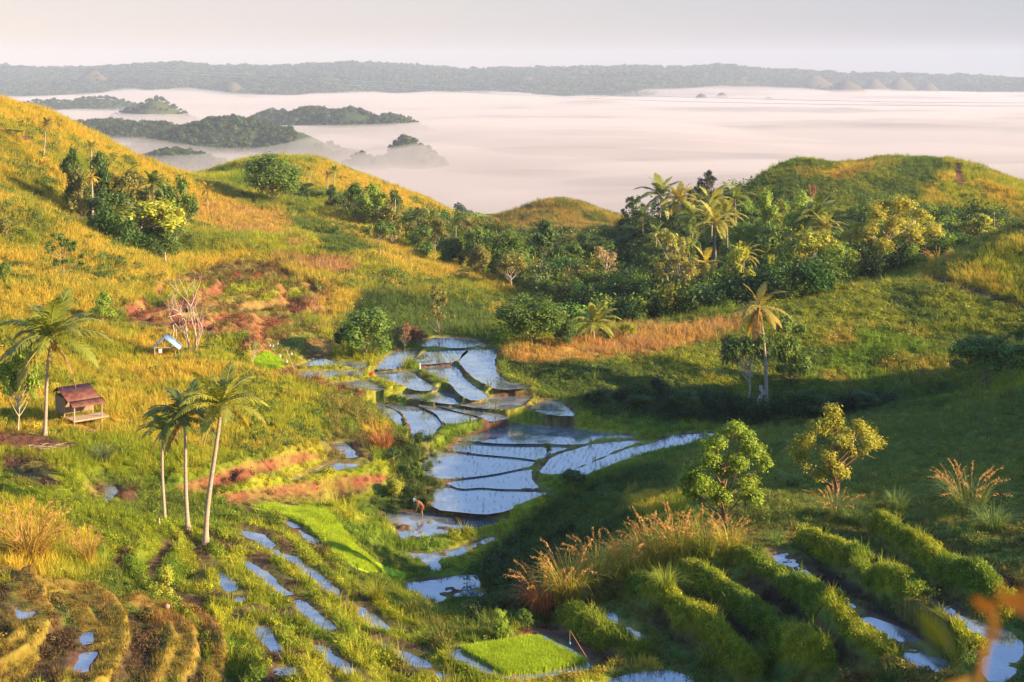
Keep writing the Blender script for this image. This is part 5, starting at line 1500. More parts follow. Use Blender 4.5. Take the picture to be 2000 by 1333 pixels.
# ---------------------------------------------------------------- small buildings, tools, people, clumps
WOOD = simple_mat('weathered_wood', (.34, .24, .15), .85, rgb2=(.50, .37, .24), scale=8, stretch=(1, 1, .15))
BAMBOO = simple_mat('split_bamboo_wall', (.20, .145, .10), .9, rgb2=(.34, .26, .18), scale=20, stretch=(1, 1, .05))
REDTIN = simple_mat('rusty_red_tin', (.115, .026, .022), .6, rgb2=(.24, .10, .055), scale=2.2, spec=.4)
BLUETIN = simple_mat('blue_tin', (.22, .36, .46), .45, rgb2=(.30, .44, .54), scale=2, spec=.5)
BROWNTIN = simple_mat('brown_tin', (.16, .06, .04), .7, rgb2=(.22, .09, .06), scale=2)
WHITE = simple_mat('white_cloth', (.80, .79, .76), .9)
DARKCLOTH = simple_mat('dark_cloth', (.06, .05, .05), .9)
REDCLOTH = simple_mat('red_cloth', (.28, .035, .03), .8)
SHIRT = simple_mat('faded_red_shirt', (.20, .08, .06), .85, rgb2=(.26, .11, .08), scale=6)
SKIN = simple_mat('skin', (.19, .10, .06), .6)
REDPLASTIC = simple_mat('red_plastic', (.6, .06, .05), .4)
BLUEPLASTIC = simple_mat('blue_plastic', (.06, .30, .60), .35)
CORD = simple_mat('cord', (.6, .55, .45), .8)
STONE = simple_mat('pale_stone', (.40, .22, .16), .9, rgb2=(.5, .3, .22), scale=5)
WIRE = simple_mat('power_cable', (.9, .87, .8), .5, spec=.5)

def bm_obj(name, bm, mat, parent=None, smooth=False):
    me = bpy.data.meshes.new(name); bmesh.ops.recalc_face_normals(bm, faces=bm.faces); bm.to_mesh(me); bm.free()
    if smooth: me.polygons.foreach_set('use_smooth', np.ones(len(me.polygons), bool))
    me.materials.append(mat)
    return link(bpy.data.objects.new(name, me), parent)

def add_box(bm, c, s, rot=None):
    m = Matrix.Translation(c) @ (rot.to_4x4() if rot else Matrix()) @ Matrix.Diagonal((*s, 1))
    bmesh.ops.create_cube(bm, size=1, matrix=m)

def add_bar(bm, a, b, r, sides=7, r2=None):
    a, b = Vector(a), Vector(b)
    q = (b - a).to_track_quat('Z', 'Y').to_matrix().to_4x4()
    bmesh.ops.create_cone(bm, cap_ends=True, segments=sides, radius1=r, radius2=r if r2 is None else r2, depth=(b - a).length, matrix=Matrix.Translation((a + b) / 2) @ q)

def bar_obj(name, a, b, r, mat, parent, sides=7, r2=None):
    bm = bmesh.new(); add_bar(bm, a, b, r, sides, r2); return bm_obj(name, bm, mat, parent)

def tin(name, a, b, c, d, mat, parent, waves=16, amp=.025, th=.012):
    """corrugated sheet over corners a-b (upper edge) and d-c (lower edge)"""
    a, b, c, d = map(Vector, (a, b, c, d))
    n = (b - a).cross(d - a).normalized()
    if n.z < 0: n = -n
    m = waves * 4
    V, Fq = [], []
    for lay in (0, 1):
        for i in range(m + 1):
            t = i / m; w = n * (amp * math.sin(t * waves * 2 * math.pi) - lay * th)
            V += [a.lerp(b, t) + w, a.lerp(b, t).lerp(d.lerp(c, t), .5) + w, d.lerp(c, t) + w]
    k = (m + 1) * 3
    for i in range(m):
        for j in (0, 1):
            q = i * 3 + j
            Fq += [(q, q + 3, q + 4, q + 1), (k + q, k + q + 1, k + q + 4, k + q + 3)]
        Fq += [(i * 3, k + i * 3, k + i * 3 + 3, i * 3 + 3), (i * 3 + 2, i * 3 + 5, k + i * 3 + 5, k + i * 3 + 2)]
    for i in (0, m):
        for j in (0, 1):
            q = i * 3 + j; Fq.append((q, q + 1, k + q + 1, k + q))
    return link(bpy.data.objects.new(name, mesh_np(name, np.array([tuple(v) for v in V]), np.array(Fq), [mat], smooth=True)), parent)

# -- stilt hut with the red roof
p = place(158, 826)
hut = empty('stilt_hut', p, math.radians(40), 'small stilt hut with rusty red tin roof by the big palm', 'hut')
gz = lambda lx, ly: ground(p.x + lx * math.cos(.698) - ly * math.sin(.698), p.y + lx * math.sin(.698) + ly * math.cos(.698)) - p.z
# local X runs along the ridge, local -Y is the open front
ridge, eave, back = 2.75, 1.62, 2.25
tin('roof', (-1.55, 1.0, ridge), (1.15, 1.0, ridge), (1.15, -1.05, 1.98), (-1.55, -1.05, 1.98), REDTIN, hut, 15)
tin('roof', (-1.40, -.98, 1.965), (1.32, -.98, 1.965), (1.32, -1.75, eave), (-1.40, -1.75, eave), REDTIN, hut, 15)
tin('roof', (-1.55, 1.03, ridge + .02), (1.15, 1.03, ridge + .02), (1.15, 1.95, back), (-1.55, 1.95, back), REDTIN, hut, 15)
for x, y, z in [(-1.3, 1.75, 2.28), (1.0, 1.75, 2.28), (-1.3, .1, 2.36), (1.0, .1, 2.36), (-1.2, -1.55, 1.66), (1.05, -1.55, 1.66)]:
    bar_obj('post', (x, y, gz(x, y) - .3), (x, y, z), .06, WOOD, hut)
bm = bmesh.new(); add_box(bm, (-1.36, .92, 1.42), (.04, 1.6, 1.25)); bm_obj('wall', bm, BAMBOO, hut)
bm = bmesh.new(); add_box(bm, (-.15, .04, 1.06), (2.24, .04, .52)); bm_obj('wall', bm, BAMBOO, hut)
bm = bmesh.new(); add_box(bm, (-.15, 1.83, 1.45), (2.24, .04, 1.3)); bm_obj('wall', bm, BAMBOO, hut)
bm = bmesh.new(); add_box(bm, (1.06, .92, 1.42), (.04, 1.6, 1.25)); bm_obj('wall', bm, BAMBOO, hut)
bm = bmesh.new()
for i in range(9): add_box(bm, (-.15, .2 + i * .2, .78), (2.3, .18, .04))
bm_obj('floor', bm, WOOD, hut)
bm = bmesh.new()
for i in range(6): add_box(bm, (.1, -1.62 + i * .26, .55), (2.9, .22, .05))
bm_obj('deck', bm, WOOD, hut)
bar_obj('beam', (-1.4, -1.55, 1.60), (1.25, -1.55, 1.60), .05, WOOD, hut)
bar_obj('beam', (-1.45, 1.0, 2.66), (1.1, 1.0, 2.66), .05, WOOD, hut)
bar_obj('rail', (-1.3, -1.72, .5), (1.55, -1.72, .5), .055, WOOD, hut)

# -- shelter with the blue roof
p = place(323, 700)
sh = empty('field_shelter', p, math.radians(6), 'field shelter with pale blue gable roof sunk in golden grass', 'shelter')
top_z, eave_z = 2.15, 1.02
tin('roof', (0, -.9, top_z), (0, 1.5, top_z), (-1.32, 1.5, eave_z), (-1.32, -.9, eave_z), BLUETIN, sh, 12)
tin('roof', (.02, -.9, top_z + .015), (.02, 1.5, top_z + .015), (1.5, 1.5, .95), (1.5, -.9, .95), BLUETIN, sh, 12)
for x, y in [(-.95, -.7), (1.05, -.7), (-.95, 1.3), (1.05, 1.3)]:
    bar_obj('post', (x, y, -.3), (x, y, 1.27), .055, WOOD, sh)
bar_obj('beam', (-1.1, -.7, 1.16), (1.2, -.7, 1.16), .055, WOOD, sh)
bar_obj('king_post', (.02, -.7, 1.2), (.02, -.7, 2.08), .05, WOOD, sh)
bm = bmesh.new(); add_box(bm, (-.38, -.78, .86), (.32, .03, .42)); bm_obj('panel', bm, WHITE, sh)

# -- far brown hut
p = place(49, 284)
fh = empty('far_hut', p, .2, 'tiny brown roofed hut high on the left slope', 'hut')
tin('roof', (-.6, .3, 1.35), (.6, .3, 1.35), (.6, -.75, .7), (-.6, -.75, .7), BROWNTIN, fh, 8)
tin('roof', (-.6, .32, 1.36), (.6, .32, 1.36), (.6, 1.1, .8), (-.6, 1.1, .8), BROWNTIN, fh, 8)
for x, y in [(-.5, -.6), (.5, -.6), (-.5, .95), (.5, .95)]:
    bar_obj('post', (x, y, -.3), (x, y, .82), .05, WOOD, fh)

# -- bare trees
def bare_tree(px, base, top, wpx, label, seed, name='bare_tree', trunks=None):
    p = place(px, base)
    h = (ZC - p.y * (top - HZ) / F) - p.z; w = wpx * p.y / F
    r = np.random.default_rng(seed); paths = []
    def grow(a, d, ln, rad, lv):
        n = 6; P = [np.array(a)]; d = np.array(d)
        for i in range(n - 1):
            d = d + r.normal(0, .16, 3) + np.array([0, 0, .05]); d /= np.linalg.norm(d)
            P.append(P[-1] + d * ln / (n - 1))
        P = np.array(P); paths.append((P, np.linspace(rad, rad * .55, n)))
        if lv >= 5: return
        k = 3 if lv < 4 else 2
        for i in range(k):
            e = P[-1] if i == 0 else P[int(r.integers(2, n))]
            a2 = r.uniform(0, 6.28); sp = r.uniform(.45, 1.0)
            d2 = d + sp * np.array([math.cos(a2), math.sin(a2), r.uniform(-.25, .5)]); d2 /= np.linalg.norm(d2)
            grow(e, d2, ln * r.uniform(.58, .8), rad * .55, lv + 1)
    for dx, dz in (trunks or [(-.18, 1.0), (.35, 1.0)]):
        grow((0, 0, -.1), (dx, 0, dz), .38, .018, 1)
    V, Fq = tubes(paths, 5)
    V[:, 0] -= 0; mx = V[:, 2].max(); wx = np.abs(V[:, :2]).max() * 2
    V = V / np.array([wx / w, wx / w, mx / h])
    e = empty(name, p, 0, label, 'bare tree')
    link(bpy.data.objects.new('trunk', mesh_np('trunk', V, Fq, [DEAD], smooth=True)), e)
bare_tree(372, 694, 528, 118, 'leafless pale tree with forked trunk by the blue roofed shelter', 11)
bare_tree(491, 722, 652, 40, 'small leafless tree beside the little bright seedbed', 12, trunks=[(.05, 1)])
bare_tree(795, 375, 362, 16, 'tiny dry twiggy tree on the ridge of the back hill', 13, trunks=[(.1, 1)])

def stake(name, px, base, h, r, mat, label, cat, lean=(0, 0), r2=None, rough=True):
    p = place(px, base)
    rr = np.random.default_rng(int(px * 7 + base))
    n = 7; t = np.linspace(0, 1, n)
    P = np.stack([lean[0] * t * h, lean[1] * t * h, -.15 + t * (h + .15)], 1)
    P[1:-1, :2] += rr.normal(0, r * .35, (n - 2, 2)) if rough else 0
    V, Fq = tubes([(P, np.linspace(r, r2 if r2 is not None else r * .7, n))], 8)
    V = np.concatenate([V, [P[-1] + (0, 0, r * .15)]]); k = len(V) - 1; b = (n - 1) * 8
    cap = np.array([(b + i, b + (i + 1) % 8, k) for i in range(8)])
    o = link(bpy.data.objects.new(name, mesh_np(name, V, [Fq, cap], [mat], smooth=True)))
    o.location = p
    return tag(o, label, cat)
stake('broken_trunk', 323, 522, 2.0, .17, DEAD, 'pale broken trunk at the lower right corner of the grove', 'dead trunk', r2=.05)
stake('wooden_stake', 339, 664, 1.5, .07, DEAD, 'taller pale stake behind the blue roofed shelter', 'stake')
stake('wooden_stake', 344, 666, 1.05, .06, DEAD, 'shorter pale stake right beside the taller one', 'stake')
stake('tree_stump', 1486, 792, 1.9, .30, BARK_PALE, 'tan tree stump just left of the leaning palm\'s foot', 'stump', r2=.16)
stake('wooden_stake', 311, 1030, .5, .05, DEAD, 'short brown stump left of the smallest slender palm', 'stake', r2=.04)
stake('white_post', 820, 722, .62, .06, WHITE, 'short white post on the bund of the upper paddies', 'post')
stake('bamboo_pole', 578, 728, 2.3, .04, WOOD, 'bamboo pole leaning left at the corner of the small seedbed', 'pole', lean=(-.42, 0))
stake('pale_stake', 1006, 1333, .42, .06, STONE, 'pale pointed stake at the front edge of the seedbed', 'stake', r2=.015)
stake('thin_mast', 1942, 455, 3.4, .05, DEAD, 'thin mast with a small top on the right hill', 'mast')

# -- white rags on sticks that keep birds off the rice
def rag(px, base, h, label, seed):
    p = place(px, base); r = np.random.default_rng(seed)
    e = empty('bird_scarer', p, r.uniform(-.4, .4), label, 'bird scarer', 'white rags on sticks by the upper paddies')
    bar_obj('stick', (0, 0, -.15), (0, 0, h), .016, WOOD, e)
    nx, nz = 5, 5; V = []; Fq = []
    for l in (0, 1):
        for i in range(nx):
            for j in range(nz):
                V.append((.02 + .15 * i / (nx - 1), .05 * math.sin(i * 1.5 + j) + l * .012, h - .28 * j / (nz - 1) - .03 * i))
    m = nx * nz
    for i in range(nx - 1):
        for j in range(nz - 1):
            q = i * nz + j
            Fq += [(q, q + 1, q + nz + 1, q + nz), (m + q, m + q + nz, m + q + nz + 1, m + q + 1)]
    link(bpy.data.objects.new('rag', mesh_np('rag', np.array(V), np.array(Fq), [WHITE], smooth=True)), e)
rag(526, 682, .55, 'small white rag, leftmost of the row above the seedbed', 1)
rag(532, 686, .75, 'larger white rag in the middle of the row above the seedbed', 2)
rag(541, 684, .85, 'greyish white rag, right end of the row above the seedbed', 3)
rag(546, 707, .7, 'white rag on a stick at the seedbed\'s right corner', 4)
rag(559, 717, .7, 'lowest white rag, beside the leaning bamboo pole', 5)
rag(568, 705, .8, 'white rag on the bund right of the leaning bamboo pole', 6)

# -- red bucket on the bund
p = place(726, 736)
bm = bmesh.new()
bmesh.ops.create_cone(bm, cap_ends=False, segments=16, radius1=.17, radius2=.23, depth=.42, matrix=Matrix.Translation((0, 0, .2)))
bmesh.ops.create_circle(bm, cap_ends=True, segments=16, radius=.17, matrix=Matrix.Translation((0, 0, .0)))
bk = empty('bucket', p, 0, 'red bucket on the bund end between the upper paddies', 'bucket')
bm_obj('pail', bm, REDPLASTIC, bk, True)
t = np.linspace(0, math.pi, 9)
V, Fq = tubes([(np.stack([.23 * np.cos(t), 0 * t, .41 + .18 * np.sin(t)], 1), np.full(9, .012))], 5)
link(bpy.data.objects.new('handle', mesh_np('handle', V, Fq, [CORD])), bk)

# -- fishing-pole style scarers at the seedbed
def dangler(px, base, top_px, top_row, hang_row, label, ball, mat):
    p = place(px, base); d = p.y
    e = empty('leaning_pole', p, 0, label, 'pole')
    tx = (top_px - px) * d / F; tz = (ZC - d * (top_row - HZ) / F) - p.z; hz_ = (ZC - d * (hang_row - HZ) / F) - p.z
    bar_obj('pole', (0, 0, -.15), (tx, 0, tz), .03, BARK_RED, e, r2=.016)
    bar_obj('string', (tx, 0, tz), (tx, 0, hz_), .006, CORD, e, 5)
    bm = bmesh.new(); bmesh.ops.create_uvsphere(bm, u_segments=12, v_segments=8, radius=ball, matrix=Matrix.Translation((tx, 0, hz_)) @ Matrix.Diagonal((1, 1, 1.2, 1)))
    bm_obj('float', bm, mat, e, True)
dangler(1158, 1302, 1113, 1231, 1257, 'leaning pole dangling a small blue bottle at the seedbed\'s right corner', .055, BLUEPLASTIC)
dangler(959, 1264, 971, 1251, 1276, 'short thin pole with a string at the seedbed\'s far edge', .02, WHITE)

# -- stone and brushwood
p = place(327, 1190)
bm = bmesh.new(); bmesh.ops.create_icosphere(bm, subdivisions=2, radius=.13)
for v in bm.verts: v.co *= 1 + .25 * math.sin(v.co.x * 31 + v.co.y * 17) * math.cos(v.co.z * 23)
o = bm_obj('stone', bm, STONE, None, True); o.location = p + Vector((0, 0, .1)); tag(o, 'small pinkish stone on the bund below the round sunlit bush', 'stone')
p = place(95, 876); r = np.random.default_rng(21); paths = []
for i in range(26):
    a = r.normal(.2, .35); c = r.normal(0, 1, 2) * (.9, .35); ln = r.uniform(.5, 1.5)
    A = np.array([c[0] - math.cos(a) * ln / 2, c[1] - math.sin(a) * ln / 2, r.uniform(.0, .2)]); B = np.array([c[0] + math.cos(a) * ln / 2, c[1] + math.sin(a) * ln / 2, r.uniform(.05, .3)])
    paths.append((bezier(A, B, r.normal(0, .08, 3), 5), np.linspace(.03, .012, 5)))
V, Fq = tubes(paths, 5)
o = link(bpy.data.objects.new('brushwood_pile', mesh_np('brushwood_pile', V, Fq, [DEAD]))); o.location = p
tag(o, 'heap of pinkish dry sticks on bare earth below the hut', 'brushwood')

# -- person bending over the muddy paddy
def skin_body(name, pts, edges, radii, mat, parent, lv=2):
    me = bpy.data.meshes.new(name); me.from_pydata([tuple(p) for p in pts], edges, [])
    me.materials.append(mat)
    o = link(bpy.data.objects.new(name, me), parent)
    md = o.modifiers.new('skin', 'SKIN')
    for i, s in enumerate(me.skin_vertices[0].data):
        s.radius = radii[i] if isinstance(radii[i], tuple) else (radii[i], radii[i])
        s.use_root = (i == 0)
    s = o.modifiers.new('sub', 'SUBSURF'); s.levels = lv; s.render_levels = lv
    for f in me.polygons: f.use_smooth = True
    return o
p = place(825, 1012)
pr = empty('person', p, 0, 'person in white hat and reddish top bending over the muddy paddy', 'person')
# faces left (-X): hips at the back, head forward and low, arms reaching to the mud
B = {'pelvis': (0, 0, .86), 'belly': (-.10, 0, .99), 'chest': (-.27, 0, 1.16), 'neck': (-.42, 0, 1.25), 'head': (-.50, 0, 1.27), 'crown': (-.60, 0, 1.27)}
keys = list(B); pts = [B[k] for k in keys]; ed = [(0, 1), (1, 2), (2, 3), (3, 4), (4, 5)]; rad = [(.14, .11), (.135, .11), (.16, .12), .06, .095, .08]
for s_ in (-1, 1):
    i = len(pts)
    pts += [(.02, s_ * .10, .82), (-.06, s_ * .13, .46), (.02, s_ * .14, .07), (-.12, s_ * .14, .0)]
    ed += [(0, i), (i, i + 1), (i + 1, i + 2), (i + 2, i + 3)]; rad += [.095, .065, .045, .04]
    i = len(pts)
    pts += [(-.33, s_ * .19, 1.14), (-.36, s_ * .22, .86), (-.45, s_ * .16, .64), (-.48, s_ * .15, .56)]
    ed += [(2, i), (i, i + 1), (i + 1, i + 2), (i + 2, i + 3)]; rad += [.065, .048, .036, .034]
    for k in range(4):
        j = len(pts); y = s_ * (.15 + (k - 1.5) * .02)
        pts += [(-.50 + .008 * k, y, .50 - .004 * k), (-.505, y, .45 + .006 * abs(k - 1))]
        ed += [(i + 3, j), (j, j + 1)]; rad += [.011, .009]
    j = len(pts); pts += [(-.46, s_ * .11, .52), (-.47, s_ * .09, .48)]; ed += [(i + 3, j), (j, j + 1)]; rad += [.012, .01]
skin_body('body', pts, ed, rad, SKIN, pr)
skin_body('shirt', [(-.03, 0, .93), (-.12, 0, 1.01), (-.27, 0, 1.165), (-.38, 0, 1.225), (-.33, .19, 1.145), (-.345, .215, .99), (-.33, -.19, 1.145), (-.345, -.215, .99)],
          [(0, 1), (1, 2), (2, 3), (2, 4), (4, 5), (2, 6), (6, 7)], [(.165, .135), (.16, .135), (.185, .145), .075, .085, .07, .085, .07], SHIRT, pr)
skin_body('shorts', [(0, 0, .87), (-.03, 0, .94), (.02, .10, .80), (-.03, .125, .58), (.02, -.10, .80), (-.03, -.125, .58)],
          [(0, 1), (0, 2), (2, 3), (0, 4), (4, 5)], [(.165, .135), (.16, .13), .12, .10, .12, .10], REDCLOTH, pr)
bm = bmesh.new()
hm = Matrix.Translation((-.56, 0, 1.30)) @ Matrix.Rotation(math.radians(-62), 4, 'Y')
bmesh.ops.create_cone(bm, cap_ends=True, segments=24, radius1=.22, radius2=.19, depth=.02, matrix=hm)
bmesh.ops.create_cone(bm, cap_ends=True, segments=24, radius1=.125, radius2=.085, depth=.13, matrix=hm @ Matrix.Translation((0, 0, .075)))
bm_obj('hat', bm, WHITE, pr, False)
bm = bmesh.new()
for s_ in (-1, 1):
    bmesh.ops.create_uvsphere(bm, u_segments=8, v_segments=6, radius=.014, matrix=Matrix.Translation((-.555, s_ * .038, 1.185)))
bmesh.ops.create_cone(bm, cap_ends=True, segments=8, radius1=.022, radius2=.008, depth=.05, matrix=Matrix.Translation((-.53, 0, 1.165)) @ Matrix.Rotation(math.radians(180), 4, 'X'))
bm_obj('face', bm, DARKCLOTH, pr)

# -- cow lying on the spur
p = place(490, 420)
cw = empty('cow', p, 2.9, 'tiny white and brown cow resting on the left hillside', 'cow')
COWHIDE = simple_mat('cow_hide', (.70, .62, .52), .9, rgb2=(.20, .10, .05), scale=2.2)
pts = [(0, 0, .62), (.45, 0, .66), (.75, 0, .68), (1.0, 0, .85), (1.22, 0, .9), (1.45, 0, .78), (-.45, 0, .64), (-.72, 0, .6), (-.8, .02, .2)]
ed = [(0, 1), (1, 2), (2, 3), (3, 4), (4, 5), (0, 6), (6, 7), (7, 8)]; rad = [(.34, .33), (.32, .32), .24, .16, .14, .09, (.33, .3), .2, .02]
for x, s_ in ((.62, 1), (.62, -1), (-.6, 1), (-.6, -1)):
    i = len(pts); fr = 2 if x > 0 else 7
    pts += [(x, s_ * .2, .42), (x + (.05 if x > 0 else -.10), s_ * .22, .22), (x, s_ * .22, .0)]; ed += [(fr, i), (i, i + 1), (i + 1, i + 2)]; rad += [.11, .06, .05]
for s_ in (-1, 1):
    i = len(pts); pts.append((1.15, s_ * .24, .98)); ed.append((4, i)); rad.append(.03)
skin_body('body', pts, ed, rad, COWHIDE, cw, 1)

# -- overhead cables far across the valley
def cable(rows, label):
    pxs = np.linspace(-700, 2500, 70)
    py = np.interp(pxs, [r[0] for r in rows], [r[1] for r in rows])
    k = np.ones(7) / 7; py[3:-3] = np.convolve(py, k, 'valid')
    d = np.interp(pxs, [-700, 2500], [620, 330])
    P = np.stack([d * (pxs - 1000) / F, d, ZC - d * (py - HZ) / F], 1)
    V, Fq = tubes([(P, np.full(len(P), .06))], 6)
    tag(link(bpy.data.objects.new('power_cable', mesh_np('power_cable', V, Fq, [WIRE], smooth=True))), label, 'power cable', 'overhead cables')
cable([(-700,112),(-200,128),(100,133),(270,137),(500,154),(750,171),(1000,186),(1200,195),(1370,200),(1700,206),(2000,208),(2500,206)], 'lower and brighter of two pale cables strung across the far ridge')
cable([(-700,108),(-200,124),(100,130),(325,137),(600,152),(800,165),(1000,177),(1200,186),(1400,192),(1700,199),(2000,202),(2500,201)], 'upper and fainter of two pale cables strung across the far ridge')

# ---------------------------------------------------------------- tall grass clumps one can tell apart
CLUMP = leaf_mat('reed_blade', 'object', trans=.38, rough=.55, spec=.2, var=.35, tint=(1.2, 1.05, .6))
PLUME = leaf_mat('reed_plume', 'fixed', fixed=(.62, .36, .12), trans=.45, rough=.7, spec=.1, var=.3, tint=(1.1, 1.0, .8))
def clump_mesh(n, seed, spread, lean):
    V, Fq, var = blades(n, .95, .010, spread, lean, seed, 0, .95, 6)
    me = mesh_np('blades', V, Fq, [CLUMP]); set_float(me, 'var', var); return me
def plume_mesh(n, seed):
    r = np.random.default_rng(seed); V, Fq, var = [], [], []; b = 0
    for i in range(n):
        a = r.uniform(0, 6.28); l = r.uniform(.2, .75); h = r.uniform(.7, 1.12)
        t = np.linspace(0, 1, 7)
        P = np.stack([.16 * math.cos(a) + math.cos(a) * l * t ** 2, .16 * math.sin(a) + math.sin(a) * l * t ** 2, h * t * (1 - .30 * t * t * l * 1.6)], 1)
        v, f = tubes([(P, np.linspace(.005, .003, 7))], 4)
        V.append(v); Fq.append(f + b); b += len(v); var.append(np.full(len(v), .4))
        tip = P[-1] - P[-2]; tip /= np.linalg.norm(tip)
        k = 22
        s = r.uniform(.68, 1.06, k)
        c = np.stack([np.interp(s, t, P[:, j]) for j in range(3)], 1) + np.maximum(s - 1, 0)[:, None] * tip + r.normal(0, .010, (k, 3)) - np.array([0, 0, .12]) * np.maximum(s - .85, 0)[:, None]
        lv, lf = leaves_np(c, r.normal(size=(k, 3)), r.uniform(.022, .042, k), .25, r)
        V.append(lv); Fq.append(lf + b); b += len(lv); var.append(np.repeat(r.uniform(.3, 1, k), 4))
    me = mesh_np('plumes', np.concatenate(V), np.concatenate(Fq), [PLUME]); set_float(me, 'var', np.concatenate(var)); return me
CL = [clump_mesh(240, 800 + i, .26, 1.05) for i in range(3)]
PLM = [plume_mesh(20, 820 + i) for i in range(3)]
CG = (.32, .38, .045); CY = (.48, .44, .06); CR = (.50, .20, .07); CS = (.20, .28, .07)
PLG = 'clumps of plumed grass'
clumps = [
 (1062,1205,118,110,CR,1,'rusty red based grass clump at the left end of the plumed bank'),
 (1108,1175,118,120,CY,1,'broad pale plumed clump right of the rusty one'),
 (1038,1200,70,60,CR,0,'small dry rust clump in front of the rusty red based one'),
 (1165,1145,105,110,CY,1,'plumed clump in the dip of the plumed bank'),
 (1225,1130,100,100,CY,1,'plumed clump left of the tallest golden ones'),
 (1275,1118,120,110,CY,1,'tall golden plumed clump, first of the dense three'),
 (1325,1105,118,110,CY,1,'tall golden plumed clump in the middle of the dense three'),
 (1372,1092,100,100,CG,1,'greener plumed clump at the right of the dense three'),
 (1425,1080,70,90,CY,1,'low plumed clump below the lime green tree\'s trunk'),
 (1300,1150,60,70,CG,0,'green unplumed clump at the head of a bund below the dense three'),
 (1508,1300,60,80,(.27,.28,.03),0,'fresh yellow green tuft on the lower end of a bund'),
 (1385,1300,50,56,CG,0,'smaller green tuft left of the fresh yellow one'),
 (1632,1012,62,92,CS,1,'grass clump with orange plumes at the golden tree\'s foot'),
 (1665,1022,50,70,CS,0,'grey green clump right of the golden tree\'s foot'),
 (1895,1005,100,120,CS,1,'large plumed clump near the right edge of the shaded slope'),
 (1862,972,64,74,CS,1,'smaller plumed clump behind the large one near the right edge'),
 (1940,1035,70,90,CS,0,'grey green clump in front of the large one near the right edge'),
 (1755,1000,60,60,CS,0,'small dark clump midway between the golden tree and right edge'),
 (1545,950,40,50,CS,0,'round dark tuft between the two trees of the shaded slope'),
 (1385,744,34,40,CY,0,'straw coloured tuft left of the dark tree on the right hill'),
 (1676,566,24,34,CY,0,'single straw tuft on the shoulder of the right hill'),
 (1832,524,42,54,CY,1,'straw clump above the dark cut on the right hill'),
 (1870,510,38,44,CY,0,'second straw clump farther up from the dark cut'),
 (833,786,24,36,CS,0,'dark green tuft on the bund below the upper paddies'),
 (748,880,58,66,CR,0,'orange grass tuft at the edge of the gully'),
 (170,1105,84,60,(.46,.32,.06),1,'thin upright golden clump on the left terraces'),
 (60,1095,120,140,(.48,.32,.06),1,'big wind blown golden clump at the left edge'),
 (808,1200,44,60,(.34,.33,.03),0,'yellow green tuft on the near left corner of the pond'),
 (735,1175,60,56,(.34,.33,.03),0,'yellow green tuft beside the end of the nursery strip'),
 (200,900,46,60,(.17,.21,.09),0,'pale grey green bush of grass below the hut'),
]
for i, (px, base, hpx, wpx, col, pl, label) in enumerate(clumps):
    p = place(px, base); d = p.y
    h = hpx * d / F; w = wpx * d / F
    e = empty('grass_clump', p - Vector((0, 0, .05)), RNG.uniform(0, 6.28), label, 'grass clump', PLG if pl else 'leafy clumps of grass', (w * .85, w * .85, h * 1.05))
    b = link(bpy.data.objects.new('blades', CL[i % 3]), e); b.color = (*col, 1)
    if pl: link(bpy.data.objects.new('plumes', PLM[i % 3]), e)

# ---------------------------------------------------------------- weed close to the camera, out of focus
def near_pt(px, py, d): return Vector(tuple(pt(px, py, d)))
NEARLEAF = leaf_mat('dry_weed_leaf', 'fixed', fixed=(.55, .30, .06), trans=.5, rough=.6, spec=.1, var=.2, tint=(1.1, 1, .7))
NEARGREEN = leaf_mat('green_weed_leaf', 'fixed', fixed=(.22, .24, .03), trans=.5, rough=.6, spec=.1, var=.2, tint=(1.1, 1, .7))
D = 2.5
g0 = place_d(1905, D)
wd = empty('weed_stalk', g0, 0, 'blurred golden weed stalk close to the camera at lower right', 'weed')
def near_stem(pts_, r0, r1, mat):
    P = np.array([tuple(near_pt(*q) - g0) for q in pts_])
    t = np.linspace(0, 1, len(P)); tt = np.linspace(0, 1, 24)
    P = np.stack([np.interp(tt, t, P[:, k]) for k in range(3)], 1)
    V, Fq = tubes([(P, np.linspace(r0, r1, 24))], 8)
    me = mesh_np('stem', V, Fq, [mat], smooth=True); set_float(me, 'var', np.full(len(V), .5))
    link(bpy.data.objects.new('stem', me), wd)
def near_leaf(a, b, width, mat, bendz=.02):
    a, b = near_pt(*a) - g0, near_pt(*b) - g0
    d = b - a; s = d.cross(Vector((.2, 1, .3))).normalized()
    n = d.cross(s).normalized(); V = []; Fq = []
    for lay in (0, 1):
        for i in range(9):
            t = i / 8; w = width * math.sin(math.pi * min(.97, t + .03)) ** .8 * .5; c = a + d * t + n * (math.sin(math.pi * t) * bendz - lay * .0012)
            V += [c - s * w + n * w * .3, c, c + s * w + n * w * .3]
    for i in range(8):
        for j in (0, 1):
            q = i * 3 + j; Fq += [(q, q + 1, q + 4, q + 3), (27 + q, 27 + q + 3, 27 + q + 4, 27 + q + 1)]
    me = mesh_np('leaf', np.array([tuple(v) for v in V]), np.array(Fq), [mat], smooth=True); set_float(me, 'var', np.full(len(V), .5))
    link(bpy.data.objects.new('leaf', me), wd)
near_stem([(1895, 2200, D), (1903, 1500, D), (1912, 1330, D), (1930, 1240, D), (1945, 1185, D), (1958, 1140, D)], .0075, .003, NEARLEAF)
near_leaf((1948, 1170, D), (2090, 1160, D - .05), .055, NEARLEAF, .012)
near_leaf((1945, 1180, D), (1900, 1172, D + .04), .034, NEARLEAF, .004)
near_leaf((1925, 1262, D), (1950, 1205, D - .03), .018, NEARLEAF, .004)
near_stem([(1903, 1500, D), (1890, 1340, D + .05), (1855, 1265, D + .1), (1800, 1205, D + .15)], .0022, .0012, NEARGREEN)
near_leaf((1855, 1268, D + .1), (1795, 1195, D + .15), .034, NEARGREEN, .004)
near_leaf((1780, 1380, D), (1900, 1325, D), .04, NEARLEAF, .006)
